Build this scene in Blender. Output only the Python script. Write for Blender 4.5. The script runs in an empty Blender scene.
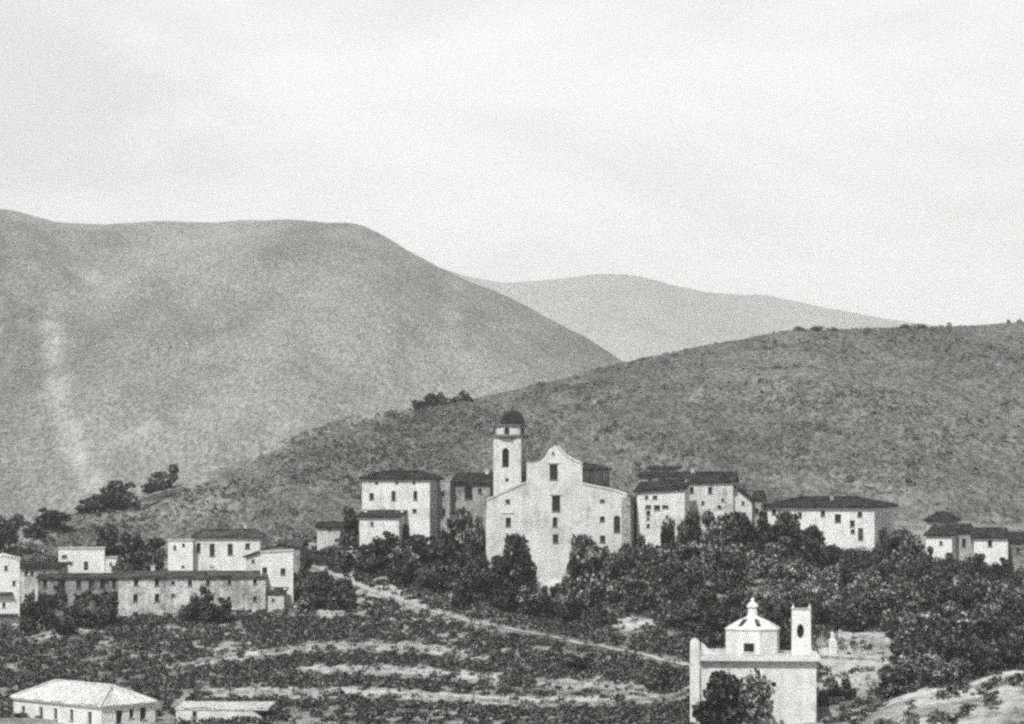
import bpy, bmesh, math, random
import numpy as np
from mathutils import Vector, noise as mnoise

random.seed(7)
RNG = np.random.default_rng(11)
SC = bpy.context.scene
COL = SC.collection
F, HY, CX = 2634.0, 480.0, 512.0          # focal length in pixels, eye-level row, centre column
RAD = math.radians

# ------------------------------------------------------------------ helpers
def pt(px, py, Y):
    return Vector(((px - CX) / F * Y, Y, (HY - py) / F * Y))

def tag(o, label=None, cat=None, group=None, kind=None):
    if label: o['label'] = label
    if cat: o['category'] = cat
    if group: o['group'] = group
    if kind: o['kind'] = kind
    return o

def empty(name, loc, rz=0.0):
    o = bpy.data.objects.new(name, None)
    o.empty_display_size = 0.3
    COL.objects.link(o)
    o.location = loc
    o.rotation_euler = (0, 0, rz)
    return o

class MB:
    """collects faces; build() links them as one mesh object"""
    def __init__(s):
        s.v, s.f = [], []
    def add(s, vs, fs):
        n = len(s.v)
        s.v += [tuple(p) for p in vs]
        s.f += [tuple(i + n for i in f) for f in fs]
    def box(s, x0, x1, y0, y1, z0, z1):
        s.add([(x0,y0,z0),(x1,y0,z0),(x1,y1,z0),(x0,y1,z0),(x0,y0,z1),(x1,y0,z1),(x1,y1,z1),(x0,y1,z1)],
              [(0,3,2,1),(4,5,6,7),(0,1,5,4),(1,2,6,5),(2,3,7,6),(3,0,4,7)])
    def lathe(s, cx, cy, prof, n=16, rot=0.0):
        rings = []
        vs = []
        for r, z in prof:
            for k in range(n):
                a = rot + 2 * math.pi * k / n
                vs.append((cx + r * math.cos(a), cy + r * math.sin(a), z))
        fs = []
        for i in range(len(prof) - 1):
            for k in range(n):
                k2 = (k + 1) % n
                fs.append((i*n+k, i*n+k2, (i+1)*n+k2, (i+1)*n+k))
        fs.append(tuple(range(n - 1, -1, -1)))
        fs.append(tuple((len(prof)-1)*n + k for k in range(n)))
        s.add(vs, fs)
    def tube(s, pts, rads, n=7):
        vs, fs = [], []
        pts = [Vector(p) for p in pts]
        for i, p in enumerate(pts):
            d = (pts[min(i+1, len(pts)-1)] - pts[max(i-1, 0)]).normalized()
            a = d.orthogonal().normalized(); b = d.cross(a)
            for k in range(n):
                t = 2 * math.pi * k / n
                vs.append(p + (a * math.cos(t) + b * math.sin(t)) * rads[i])
        for i in range(len(pts) - 1):
            for k in range(n):
                k2 = (k + 1) % n
                fs.append((i*n+k, i*n+k2, (i+1)*n+k2, (i+1)*n+k))
        fs.append(tuple(range(n - 1, -1, -1)))
        fs.append(tuple((len(pts)-1)*n + k for k in range(n)))
        s.add(vs, fs)
    def slab(s, outline, holes, t, M):
        """flat wall: 2-D outline with holes, thickness t; M(u, v, d) -> local point, d = 0 is the outer face"""
        bm = bmesh.new()
        loops = [outline] + list(holes)
        es, idx = [], []
        for lp in loops:
            vv = [bm.verts.new((u, v, 0)) for u, v in lp]
            idx.append(vv)
            for i in range(len(vv)):
                es.append(bm.edges.new((vv[i], vv[(i+1) % len(vv)])))
        bmesh.ops.triangle_fill(bm, use_beauty=True, use_dissolve=False, edges=es)
        bm.verts.index_update()
        V = [(v.co.x, v.co.y) for v in bm.verts]
        T = [[v.index for v in f.verts] for f in bm.faces]
        n = len(V)
        vs = [M(u, v, 0) for u, v in V] + [M(u, v, t) for u, v in V]
        fs = [tuple(f) for f in T] + [tuple(i + n for i in reversed(f)) for f in T]
        for vv in idx:
            ii = [v.index for v in vv]
            for i in range(len(ii)):
                a, b = ii[i], ii[(i+1) % len(ii)]
                fs.append((a, b, b + n, a + n))
        bm.free()
        s.add(vs, fs)
    def build(s, name, mat, parent=None, smooth=False, loc=None):
        me = bpy.data.meshes.new(name)
        bm = bmesh.new()
        vv = [bm.verts.new(p) for p in s.v]
        for f in s.f:
            try: bm.faces.new([vv[i] for i in f])
            except ValueError: pass
        bmesh.ops.recalc_face_normals(bm, faces=bm.faces)
        bm.to_mesh(me); bm.free()
        me.materials.append(mat)
        if smooth:
            for p in me.polygons: p.use_smooth = True
        o = bpy.data.objects.new(name, me)
        COL.objects.link(o)
        if parent: o.parent = parent
        if loc is not None: o.location = loc
        return o

def np_mesh(name, verts, faces4, mat, smooth=False):
    """verts (N,3), faces (M,4) arrays -> mesh data"""
    me = bpy.data.meshes.new(name)
    N, M = len(verts), len(faces4)
    me.vertices.add(N); me.vertices.foreach_set('co', np.asarray(verts, np.float32).ravel())
    me.loops.add(M * 4); me.loops.foreach_set('vertex_index', np.asarray(faces4, np.int32).ravel())
    me.polygons.add(M)
    me.polygons.foreach_set('loop_start', np.arange(0, M * 4, 4, dtype=np.int32))
    me.polygons.foreach_set('use_smooth', np.full(M, smooth, bool))
    me.update(calc_edges=True); me.validate()
    me.materials.append(mat)
    return me

def link(name, me, parent=None):
    o = bpy.data.objects.new(name, me); COL.objects.link(o)
    if parent: o.parent = parent
    return o

# ------------------------------------------------------------------ materials (the photograph is black and white: all colours are grey)
class NT:
    def __init__(s, name):
        s.m = bpy.data.materials.new(name); s.m.use_nodes = True
        s.t = s.m.node_tree
        s.b = s.t.nodes['Principled BSDF']
        s.b.inputs['Roughness'].default_value = 0.9
        s.b.inputs['Specular IOR Level'].default_value = 0.15
        s.pos = s.n('ShaderNodeNewGeometry').outputs['Position']
    def n(s, t, **kw):
        x = s.t.nodes.new(t)
        for k, v in kw.items(): setattr(x, k, v)
        return x
    def l(s, a, b): s.t.links.new(a, b)
    def scaled(s, vec, sc):
        m = s.n('ShaderNodeMapping'); m.inputs['Scale'].default_value = sc
        s.l(vec, m.inputs['Vector']); return m.outputs['Vector']
    def noise(s, scale, detail=3, rough=0.6, vec=None, dist=0.0):
        x = s.n('ShaderNodeTexNoise')
        x.inputs['Scale'].default_value = scale; x.inputs['Detail'].default_value = detail
        x.inputs['Roughness'].default_value = rough; x.inputs['Distortion'].default_value = dist
        s.l(vec if vec is not None else s.pos, x.inputs['Vector'])
        return x.outputs['Fac']
    def ramp(s, fac, a, b, lo=0.0, hi=1.0):
        r = s.n('ShaderNodeMapRange'); r.interpolation_type = 'SMOOTHSTEP'
        r.inputs['From Min'].default_value = a; r.inputs['From Max'].default_value = b
        r.inputs['To Min'].default_value = lo; r.inputs['To Max'].default_value = hi
        s.l(fac, r.inputs['Value']); return r.outputs['Result']
    def math(s, op, a, b=None):
        m = s.n('ShaderNodeMath', operation=op)
        for i, x in enumerate((a, b)):
            if x is None: continue
            if isinstance(x, (int, float)): m.inputs[i].default_value = x
            else: s.l(x, m.inputs[i])
        return m.outputs[0]
    def mix(s, fac, a, b):
        m = s.n('ShaderNodeMix', data_type='FLOAT')
        for i, x in ((0, fac), (2, a), (3, b)):
            if isinstance(x, (int, float)): m.inputs[i].default_value = x
            else: s.l(x, m.inputs[i])
        return m.outputs[0]
    def attr(s, name):
        return s.n('ShaderNodeAttribute', attribute_name=name).outputs['Fac']
    def out(s, val, bump=None, bs=0.3, bd=0.1):
        c = s.n('ShaderNodeCombineColor')
        for i in range(3): s.l(val, c.inputs[i])
        s.l(c.outputs[0], s.b.inputs['Base Color'])
        if bump is not None:
            b = s.n('ShaderNodeBump'); b.inputs['Strength'].default_value = bs; b.inputs['Distance'].default_value = bd
            s.l(bump, b.inputs['Height']); s.l(b.outputs['Normal'], s.b.inputs['Normal'])
        return s.m

def mat_plain(name, v, rough=0.85):
    t = NT(name); t.b.inputs['Roughness'].default_value = rough
    return t.out(t.ramp(t.noise(1.3, 4), 0.3, 0.7, v * 0.8, v * 1.15))

def mat_wall(name, base, stain, amount, rubble=0.0):
    """lime plaster with damp stains, rain streaks and patches where stone shows"""
    t = NT(name)
    big = t.noise(0.22, 5, 0.65)
    streak = t.noise(1.0, 4, 0.6, vec=t.scaled(t.pos, (1.3, 1.3, 0.16)))
    fine = t.noise(3.5, 4, 0.75)
    s = t.math('MULTIPLY', t.ramp(t.math('ADD', t.math('MULTIPLY', big, 0.6), t.math('MULTIPLY', streak, 0.4)), 0.42, 0.72), amount)
    v = t.mix(s, base, stain)
    v = t.math('MULTIPLY', v, t.ramp(fine, 0.25, 0.75, 0.88, 1.08))
    speck = t.ramp(t.noise(2.2, 3, 0.8), 0.66, 0.72, 0.0, 0.5 * amount)
    v = t.mix(speck, v, stain * 0.6)
    if rubble > 0:
        vo = t.n('ShaderNodeTexVoronoi', feature='DISTANCE_TO_EDGE'); vo.inputs['Scale'].default_value = 2.4
        t.l(t.scaled(t.pos, (1, 1, 1.6)), vo.inputs['Vector'])
        joint = t.ramp(vo.outputs['Distance'], 0.02, 0.12, 0.55, 1.0)
        vc = t.n('ShaderNodeTexVoronoi'); vc.inputs['Scale'].default_value = 2.4
        t.l(t.scaled(t.pos, (1, 1, 1.6)), vc.inputs['Vector'])
        sep = t.n('ShaderNodeSeparateColor'); t.l(vc.outputs['Color'], sep.inputs[0])
        st = t.math('MULTIPLY', joint, t.ramp(sep.outputs[0], 0, 1, 0.55, 1.15))
        m = t.math('MULTIPLY', t.ramp(t.noise(0.35, 4, 0.7), 0.38, 0.58), rubble)
        v = t.math('MULTIPLY', v, t.mix(m, 1.0, st))
    bl = t.math('MULTIPLY', t.ramp(t.noise(0.75, 5, 0.78), 0.52, 0.64), t.math('MULTIPLY', t.ramp(t.noise(0.15, 2), 0.38, 0.58), 0.8 * amount))
    v = t.mix(bl, v, stain * 0.85)
    return t.out(v, t.math('ADD', fine, big), 0.6, 0.15)

def mat_roof(name, v, var=0.5):
    t = NT(name)
    n = t.noise(0.55, 5, 0.75); f = t.noise(3.0, 3, 0.85)
    val = t.math('MULTIPLY', t.ramp(n, 0.3, 0.7, v * (1 - var), v * (1 + var)), t.ramp(f, 0.25, 0.75, 0.6, 1.5))
    return t.out(val, f, 0.6, 0.1)

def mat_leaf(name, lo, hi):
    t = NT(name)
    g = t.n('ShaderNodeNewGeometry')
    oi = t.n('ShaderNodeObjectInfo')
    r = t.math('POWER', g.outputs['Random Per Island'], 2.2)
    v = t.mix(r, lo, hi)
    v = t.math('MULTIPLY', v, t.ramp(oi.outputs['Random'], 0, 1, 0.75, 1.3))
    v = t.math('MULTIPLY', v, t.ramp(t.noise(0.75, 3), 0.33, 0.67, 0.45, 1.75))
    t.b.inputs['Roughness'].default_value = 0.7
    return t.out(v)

def mat_hill(name, lo, hi, bare, big, mid, fine, wt=(.34, .33, .33), con=(.56, 1.4), bs=.6):
    """dry grass and scrub, paler where the attribute 'bare' says the soil lies open"""
    t = NT(name)
    sv = t.scaled(t.pos, (1, 0.28, 0.8))
    a = t.noise(big, 4, 0.6, dist=0.4, vec=sv); b = t.noise(mid, 5, 0.7, vec=sv); c = t.noise(fine, 3, 0.85, vec=sv)
    k = t.math('ADD', t.math('ADD', t.math('MULTIPLY', a, wt[0]), t.math('MULTIPLY', b, wt[1])), t.math('MULTIPLY', c, wt[2]))
    v = t.ramp(k, 0.37, 0.63, lo, hi)
    v = t.math('MULTIPLY', v, t.ramp(c, 0.33, 0.67, con[0], con[1]))
    m = t.math('MULTIPLY', t.attr('bare'), t.math('MULTIPLY', t.ramp(b, 0.32, 0.66), t.ramp(c, 0.3, 0.6, .3, 1.0)))
    v = t.mix(m, v, bare)
    return t.out(v, t.math('ADD', b, c), bs, 1.0 / mid * 0.06)

M = {}
M['plaster'] = mat_wall('plaster_white', 0.78, 0.38, 0.7)
M['plaster_clean'] = mat_wall('plaster_bright', 0.82, 0.5, 0.6)
M['plaster_worn'] = mat_wall('plaster_worn', 0.68, 0.24, 1.0, 0.5)
M['church'] = mat_wall('church_plaster', 0.69, 0.4, 0.9, 0.2)
M['row_plaster'] = mat_wall('row_plaster', 0.69, 0.18, 1.1, 0.85)
M['rubble'] = mat_wall('rubble_stone', 0.42, 0.2, 1.0, 1.0)
M['rubble_dark'] = mat_wall('rubble_stone_mossy', 0.33, 0.1, 1.0, 1.0)
M['drystone'] = mat_wall('dry_stone', 0.48, 0.16, 1.0, 1.0)
M['trim'] = mat_wall('stone_trim', 0.5, 0.3, 0.8)
M['trim_dark'] = mat_wall('stone_trim_weathered', 0.2, 0.1, 0.8)
M['roof'] = mat_roof('clay_tiles_dark', 0.035, 0.7)
M['roof_mid'] = mat_roof('clay_tiles_worn', 0.07, 0.75)
M['roof_light'] = mat_roof('pale_tiles', 0.56, 0.12)
M['dome'] = mat_roof('dome_tiles', 0.03)
M['pane'] = mat_plain('dark_window_and_opening_shade', 0.02, 0.25)  # window glass, and the dark sheets that paint shade into open arches
M['frame'] = mat_plain('window_wood', 0.13)
M['frame_light'] = mat_plain('window_wood_pale', 0.4)
M['door'] = mat_plain('door_wood', 0.06)
M['bark'] = mat_plain('bark', 0.1)
M['bark_pale'] = mat_plain('bark_pale', 0.3)
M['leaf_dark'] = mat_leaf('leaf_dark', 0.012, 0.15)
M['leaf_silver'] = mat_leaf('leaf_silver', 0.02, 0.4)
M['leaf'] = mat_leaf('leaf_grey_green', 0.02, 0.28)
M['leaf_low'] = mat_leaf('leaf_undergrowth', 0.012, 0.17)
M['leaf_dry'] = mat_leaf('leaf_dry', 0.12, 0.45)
M['scrub'] = mat_leaf('leaf_scrub', 0.05, 0.17)
M['path'] = mat_wall('pale_earth', 0.46, 0.2, 1.0)

# ------------------------------------------------------------------ terrain
_near = [(225, 792), (285, 744), (320, 704), (350, 668)]
COLS = [
 (-150, _near + [(375, 634), (387, 618), (398, 594), (415, 574), (450, 568), (520, 600)]),
 (100,  _near + [(375, 634), (387, 618), (398, 594), (415, 570), (450, 560), (520, 580)]),
 (280,  _near + [(375, 629), (388, 610), (405, 586), (420, 562), (450, 548), (520, 550)]),
 (400,  [(225, 792), (285, 743), (320, 702), (350, 664), (375, 622), (395, 580), (408, 543), (425, 534), (450, 526), (520, 520)]),
 (470,  [(225, 792), (285, 742), (320, 700), (350, 660), (375, 618), (390, 593), (402, 572), (412, 550), (430, 536), (450, 526), (520, 518)]),
 (560,  [(225, 792), (285, 741), (320, 700), (350, 660), (375, 624), (390, 602), (400, 588), (412, 580), (430, 550), (450, 530), (520, 515)]),
 (650,  [(225, 790), (285, 741), (320, 698), (350, 655), (375, 610), (390, 578), (402, 550), (412, 536), (440, 520), (520, 510)]),
 (720,  [(225, 790), (285, 741), (300, 728), (330, 682), (355, 637), (380, 592), (400, 549), (412, 530), (440, 512), (520, 505)]),
 (830,  [(225, 775), (240, 738), (250, 719), (262, 729), (285, 740), (300, 724), (330, 674), (355, 632), (380, 592), (405, 558), (418, 547), (440, 525), (520, 515)]),
 (930,  [(225, 768), (240, 718), (250, 687), (258, 691), (285, 726), (300, 716), (330, 670), (360, 624), (385, 587), (405, 562), (420, 550), (440, 535), (520, 520)]),
 (1024, [(225, 755), (240, 702), (250, 666), (258, 671), (285, 716), (300, 709), (330, 667), (360, 624), (385, 592), (402, 570), (420, 553), (440, 540), (520, 525)]),
 (1200, [(225, 745), (240, 690), (250, 650), (258, 656), (285, 705), (300, 703), (330, 665), (360, 624), (385, 595), (402, 575), (420, 560), (440, 548), (520, 530)]),
]
_CPX = np.array([c[0] for c in COLS], float)

def _hraw(px, Y):
    Yc = np.clip(Y, 225, 520)
    zs = []
    for _, prof in COLS:
        ys = np.array([p[0] for p in prof], float)
        zz = np.array([(HY - p[1]) / F * p[0] for p in prof])
        zs.append(np.interp(Yc, ys, zz))
    zs = np.stack(zs)
    p = np.clip(px, -150, 1200)
    i = np.clip(np.searchsorted(_CPX, p) - 1, 0, len(COLS) - 2)
    t = (p - _CPX[i]) / (_CPX[i + 1] - _CPX[i])
    t = t * t * (3 - 2 * t)
    a = np.take_along_axis(zs, i[None], 0)[0]; b = np.take_along_axis(zs, (i + 1)[None], 0)[0]
    return a * (1 - t) + b * t

def _vnoise(x, y):
    """cheap smooth value noise on arrays"""
    xi = np.floor(x).astype(np.int64); yi = np.floor(y).astype(np.int64)
    xf = x - xi; yf = y - yi
    xf = xf * xf * (3 - 2 * xf); yf = yf * yf * (3 - 2 * yf)
    def h(a, b):
        n = (a * 374761393 + b * 668265263) & 0x7fffffff
        n = ((n ^ (n >> 13)) * 1274126177) & 0x7fffffff
        return ((n ^ (n >> 16)) & 0xffff) / 65535.0
    return (h(xi, yi) * (1 - xf) + h(xi + 1, yi) * xf) * (1 - yf) + (h(xi, yi + 1) * (1 - xf) + h(xi + 1, yi + 1) * xf) * yf

def H(x, Y):
    x = np.asarray(x, float); Y = np.asarray(Y, float)
    x, Y = np.broadcast_arrays(x, Y)
    shp = x.shape; x = x.ravel(); Y = Y.ravel()
    Yp = np.maximum(Y, 225)
    px = CX + x / Yp * F
    z = 0
    for dy in (-3.5, 0, 3.5):
        for dp in (-12, 0, 12):
            z = z + _hraw(px + dp, np.maximum(Yp + dy, 225)) / 9.0
    z = z + (_vnoise(x / 5.0, Y / 5.0) - 0.5) * 0.5 + (_vnoise(x / 1.9 + 40, Y / 1.9) - 0.5) * 0.22
    near = np.clip(Y / 225.0, 0.0, 1.0) ** 0.6
    z = np.where(Y < 225, -1.8 + (z + 1.8) * near, z)
    far = np.clip((Y - 520) / 180.0, 0, 1)
    z = z * (1 - far) + (-60) * far
    return z.reshape(shp)

GX0, GX1, GY0, GY1 = -150, 150, 225, 475
_gx = np.arange(GX0, GX1 + 1, 1.0); _gy = np.arange(GY0, GY1 + 1, 1.0)
_HG = H(_gx[None, :], _gy[:, None])

def Hq(x, Y):
    x = np.asarray(x, float); Y = np.asarray(Y, float)
    fx = np.clip(x - GX0, 0, len(_gx) - 1.001); fy = np.clip(Y - GY0, 0, len(_gy) - 1.001)
    ix = fx.astype(int); iy = fy.astype(int); tx = fx - ix; ty = fy - iy
    return (_HG[iy, ix] * (1 - tx) + _HG[iy, ix + 1] * tx) * (1 - ty) + (_HG[iy + 1, ix] * (1 - tx) + _HG[iy + 1, ix + 1] * tx) * ty

def G(px, py, y0=228.0, y1=470.0):
    """where the sight line through a pixel meets the ground"""
    Y = np.arange(y0, y1, 0.25)
    z = Hq((px - CX) / F * Y, Y)
    above = (HY - py) / F * Y - z
    k = np.nonzero((above[1:] <= 0) & (above[:-1] > 0))[0]
    if len(k) == 0:
        k = np.array([int(np.argmin(np.abs(above)))])
    Yh = Y[k[0]]
    x = (px - CX) / F * Yh
    return Vector((x, Yh, float(Hq(x, Yh))))

def seg_dist(px, py, line):
    d = np.full(np.shape(px), 1e9)
    for (ax, ay), (bx, by) in zip(line[:-1], line[1:]):
        vx, vy = bx - ax, by - ay
        t = np.clip(((px - ax) * vx + (py - ay) * vy) / (vx * vx + vy * vy), 0, 1)
        d = np.minimum(d, np.hypot(px - ax - t * vx, py - ay - t * vy))
    return d

# open strips of soil and dry-stone walls on the terraces, as picture rows (used to lay walls on the ground)
STRIPS = [
 [(167, 670), (208, 660), (237, 654), (266, 652), (300, 648), (348, 645), (404, 647), (454, 651)],
 [(296, 670), (355, 668), (395, 669), (441, 673), (500, 678)],
 [(202, 692), (296, 691), (340, 692), (414, 694), (470, 698), (518, 702)],
 [(538, 682), (582, 685)], [(589, 682), (643, 690)], [(625, 699), (673, 698), (688, 690)],
 [(30, 638), (70, 632)], [(480, 700), (612, 699)],
 [(635, 600), (666, 599)], [(839, 632), (891, 640)], [(300, 610), (345, 612)],
 [(820, 655), (890, 660)], [(822, 684), (880, 676)],
]
PATH_PX = [(313, 566), (332, 573), (350, 581), (372, 592), (392, 598), (420, 607), (450, 617), (478, 624), (507, 629), (543, 635), (564, 640), (612, 649), (648, 656), (691, 667), (730, 676)]

def build_ground():
    def axis(lo, hi, a, b, step):
        left = [lo]; 
        d = np.concatenate([np.linspace(lo, a, 26)[:-1], np.arange(a, b + 0.01, step), np.linspace(b, hi, 26)[1:]])
        return d
    xs = axis(-2600, 2600, GX0, GX1, 1.0)
    ys = np.concatenate([np.linspace(-140, GY0, 40)[:-1], _gy, np.linspace(GY1, 720, 40)[1:], np.linspace(800, 4800, 20)])
    X, Yg = np.meshgrid(xs, ys)
    Z = H(X, Yg)
    v = np.stack([X.ravel(), Yg.ravel(), Z.ravel()], 1)
    nx = len(xs)
    i = np.arange(len(ys) - 1)[:, None] * nx + np.arange(nx - 1)[None]
    f = np.stack([i, i + 1, i + nx + 1, i + nx], -1).reshape(-1, 4)
    t = NT('ground_soil')
    a = t.noise(0.06, 4, 0.6); b = t.noise(0.5, 5, 0.75); c = t.noise(2.6, 3, 0.8)
    k = t.math('ADD', t.math('MULTIPLY', a, 0.3), t.math('ADD', t.math('MULTIPLY', b, 0.4), t.math('MULTIPLY', c, 0.3)))
    val = t.ramp(k, 0.38, 0.62, 0.09, 0.46)
    val = t.mix(t.math('MULTIPLY', t.attr('bare'), t.ramp(b, 0.28, 0.55)), val, 0.62)
    mat = t.out(val, t.math('ADD', b, c), 0.8, 0.25)
    me = np_mesh('ground', v, f, mat, True)
    px = CX + v[:, 0] / np.maximum(v[:, 1], 50) * F
    py = HY - v[:, 2] / np.maximum(v[:, 1], 50) * F
    bare = np.zeros(len(v))
    for s in STRIPS:
        bare = np.maximum(bare, np.clip(1.6 - seg_dist(px, py, s) / (1.5 + 2.4 * _vnoise(px / 13, py / 9)), 0, 1))
    bank = (v[:, 1] < 258) & (v[:, 1] > 226) & (px > 815) & (px < 1300)
    bare = np.where(bank, np.where(v[:, 1] > 248, .95, .12 + .55 * (_vnoise(v[:, 0] / 3.5, v[:, 1] / 2.5) > .58)), bare)
    bare = np.maximum(bare, np.clip(1.5 - np.hypot((px - 634) / 26, (py - 624) / 5), 0, 1))
    bare = np.maximum(bare, 0.8 * np.clip(1.5 - np.hypot((px - 845) / 42, (py - 668) / 20), 0, 1))
    bare = np.maximum(bare, 0.7 * np.clip(1.5 - np.hypot((px - 400) / 50, (py - 592) / 14), 0, 1))
    at = me.attributes.new('bare', 'FLOAT', 'POINT'); at.data.foreach_set('value', bare.astype(np.float32))
    tag(link('ground', me), 'terraced slope of dry soil and grass below the hill village', 'ground', kind='structure')

def interp_line(pts, u, k):
    return np.interp(u, [p[0] for p in pts], [p[k] for p in pts])

HILLS = {}
def hill(name, crest, ybase, zbase, mat, label, nu=360, nv=110, amp=(3, 1), gs=60.0, bare_lines=(), back=0.7, seed=0.0, u0=-900, u1=1900):
    us = np.linspace(u0, u1, nu); vs = np.concatenate([np.linspace(0, 1, nv), np.linspace(1, 1 + back, 24)[1:]])
    U, V = np.meshgrid(us, vs)
    kk = np.exp(-np.linspace(-2, 2, 7) ** 2); kk /= kk.sum()
    sm = lambda a: np.convolve(np.pad(a, 3, mode='edge'), kk, 'valid')
    pyc = np.broadcast_to(sm(interp_line(crest, us, 1)), U.shape); Yc = np.broadcast_to(sm(interp_line(crest, us, 2)), U.shape)
    zc = (HY - pyc) / F * Yc
    Yb = np.minimum(ybase, Yc - 40)
    Vf = np.minimum(V, 1)
    Y = Yb + (Yc - Yb) * V
    prof = Vf * (1.22 - 0.22 * Vf)
    z = zbase + (zc - zbase) * prof
    bk = np.maximum(V - 1, 0) / back
    z = z - bk ** 1.6 * (zc - zbase) * 0.9
    X = (U - CX) / F * Y
    n = np.empty(X.shape)
    for j in range(X.shape[0]):
        for i in range(X.shape[1]):
            n[j, i] = mnoise.fractal(Vector((X[j, i] / gs + seed, Y[j, i] / (gs * 2.2), seed)), 0.9, 2.0, 5)
    w = np.where(V < 1, 1 - 0.75 * np.clip((V - 0.7) / 0.3, 0, 1), 0.25)
    z = z + n * amp[0] * w + (_vnoise(X / (gs * .12), Y / (gs * .12)) - 0.5) * amp[1] * np.maximum(w, .45)
    v = np.stack([X.ravel(), Y.ravel(), z.ravel()], 1)
    i = np.arange(len(vs) - 1)[:, None] * nu + np.arange(nu - 1)[None]
    f = np.stack([i, i + 1, i + nu + 1, i + nu], -1).reshape(-1, 4)
    me = np_mesh(name, v, f, mat, True)
    px = U.ravel(); py = HY - v[:, 2] / v[:, 1] * F
    bare = np.zeros(len(v))
    for line, wd, st in bare_lines:
        bare = np.maximum(bare, st * np.clip(1.5 - seg_dist(px, py, line) / wd, 0, 1))
    at = me.attributes.new('bare', 'FLOAT', 'POINT'); at.data.foreach_set('value', bare.astype(np.float32))
    o = tag(link(name, me), label, 'hill', kind='structure')
    HILLS[name] = (us, vs, X, Y, z)
    return o

RIDGE = [(-900, 610, 470), (-200, 585, 480), (0, 553, 500), (40, 531, 520), (60, 522, 530), (90, 506, 545), (130, 496, 560), (180, 486, 575), (240, 460, 620),
         (300, 433, 650), (360, 413, 680), (420, 407, 700), (480, 398, 720), (560, 380, 750), (640, 358, 780), (700, 345, 800), (760, 335, 820),
         (800, 328, 830), (850, 330, 840), (900, 327, 850), (960, 325, 860), (1024, 322, 870), (1400, 332, 880), (1900, 360, 880)]
MOUNT = [(-900, 250, 1750), (-300, 214, 1780), (0, 211, 1800), (60, 221, 1800), (130, 224, 1800), (250, 222, 1800), (300, 222.6, 1800), (340, 225, 1796), (365, 229.5, 1792), (385, 237, 1786), (400, 245, 1780), (418, 254.5, 1772),
         (440, 266, 1760), (480, 283, 1740), (512, 299, 1720), (560, 325, 1680), (600, 347, 1640), (640, 372, 1600), (720, 420, 1540), (900, 500, 1450), (1900, 520, 1400)]
FARM = [(-900, 300, 3600), (200, 262, 3600), (400, 259, 3600), (440, 266, 3600), (470, 274, 3600), (512, 281, 3600), (560, 278, 3600), (600, 275, 3600), (640, 277, 3600), (690, 292, 3600),
        (720, 297, 3600), (770, 297, 3600), (820, 307, 3600), (880, 318, 3600), (920, 325, 3600), (1024, 333, 3600), (1300, 340, 3600), (1900, 360, 3600)]

def ridge_pt(px, v):
    us, vs, X, Y, Z = HILLS['hill']
    i = np.interp(px, us, np.arange(len(us))); j = np.interp(v, vs, np.arange(len(vs)))
    i0, j0 = np.minimum(i.astype(int), len(us) - 2), np.minimum(j.astype(int), len(vs) - 2)
    ti, tj = i - i0, j - j0
    def bl(A): return (A[j0, i0] * (1 - ti) + A[j0, i0 + 1] * ti) * (1 - tj) + (A[j0 + 1, i0] * (1 - ti) + A[j0 + 1, i0 + 1] * ti) * tj
    return np.stack([bl(X), bl(Y), bl(Z)], 1)

# ------------------------------------------------------------------ foliage
def leaf_quads(cen, out, size, rng, bias=0.9):
    n = len(cen)
    d = rng.normal(size=(n, 3)); d /= np.linalg.norm(d, axis=1)[:, None]
    nrm = out * bias + d; nrm /= np.linalg.norm(nrm, axis=1)[:, None] + 1e-9
    a = np.cross(nrm, rng.normal(size=(n, 3))); a /= np.linalg.norm(a, axis=1)[:, None] + 1e-9
    b = np.cross(nrm, a)
    s = size * rng.uniform(0.6, 1.35, (n, 1))
    a = a * s; b = b * s * rng.uniform(0.55, 1.0, (n, 1))
    v = np.stack([cen - a - b * .6, cen + a * .5 - b, cen + a + b * .7, cen - a * .6 + b], 1)
    return v.reshape(-1, 3), np.arange(n * 4).reshape(-1, 4)

def crown_mesh(name, R, Hh, z0, nb, per, leaf, mat, rng, spread=0.62, flat=1.0):
    cs, outs = [], []
    for k in range(nb):
        d = rng.normal(size=3); d /= np.linalg.norm(d)
        c = d * rng.uniform(0.25, spread) * np.array([R, R, Hh * .5]) + np.array([0, 0, z0 + Hh * .5])
        r = rng.uniform(0.2, 0.44) * min(R, Hh * .6)
        m = int(per * (r / (0.4 * R)) ** 2) + 6
        u = rng.normal(size=(m, 3)); u /= np.linalg.norm(u, axis=1)[:, None]
        rad = r * rng.uniform(0.55, 1.12, (m, 1))
        cs.append(c + u * rad * np.array([1, 1, .85 * flat])); outs.append(u)
    c = np.concatenate(cs)
    rr = np.percentile(np.hypot(c[:, 0], c[:, 1]), 95); lo, hi = np.percentile(c[:, 2], 1.5), np.percentile(c[:, 2], 99)
    c[:, :2] *= R / rr; c[:, 2] = z0 + (c[:, 2] - lo) / (hi - lo) * Hh
    v, f = leaf_quads(c, np.concatenate(outs), leaf, rng)
    return np_mesh(name, v, f, mat)

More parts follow.
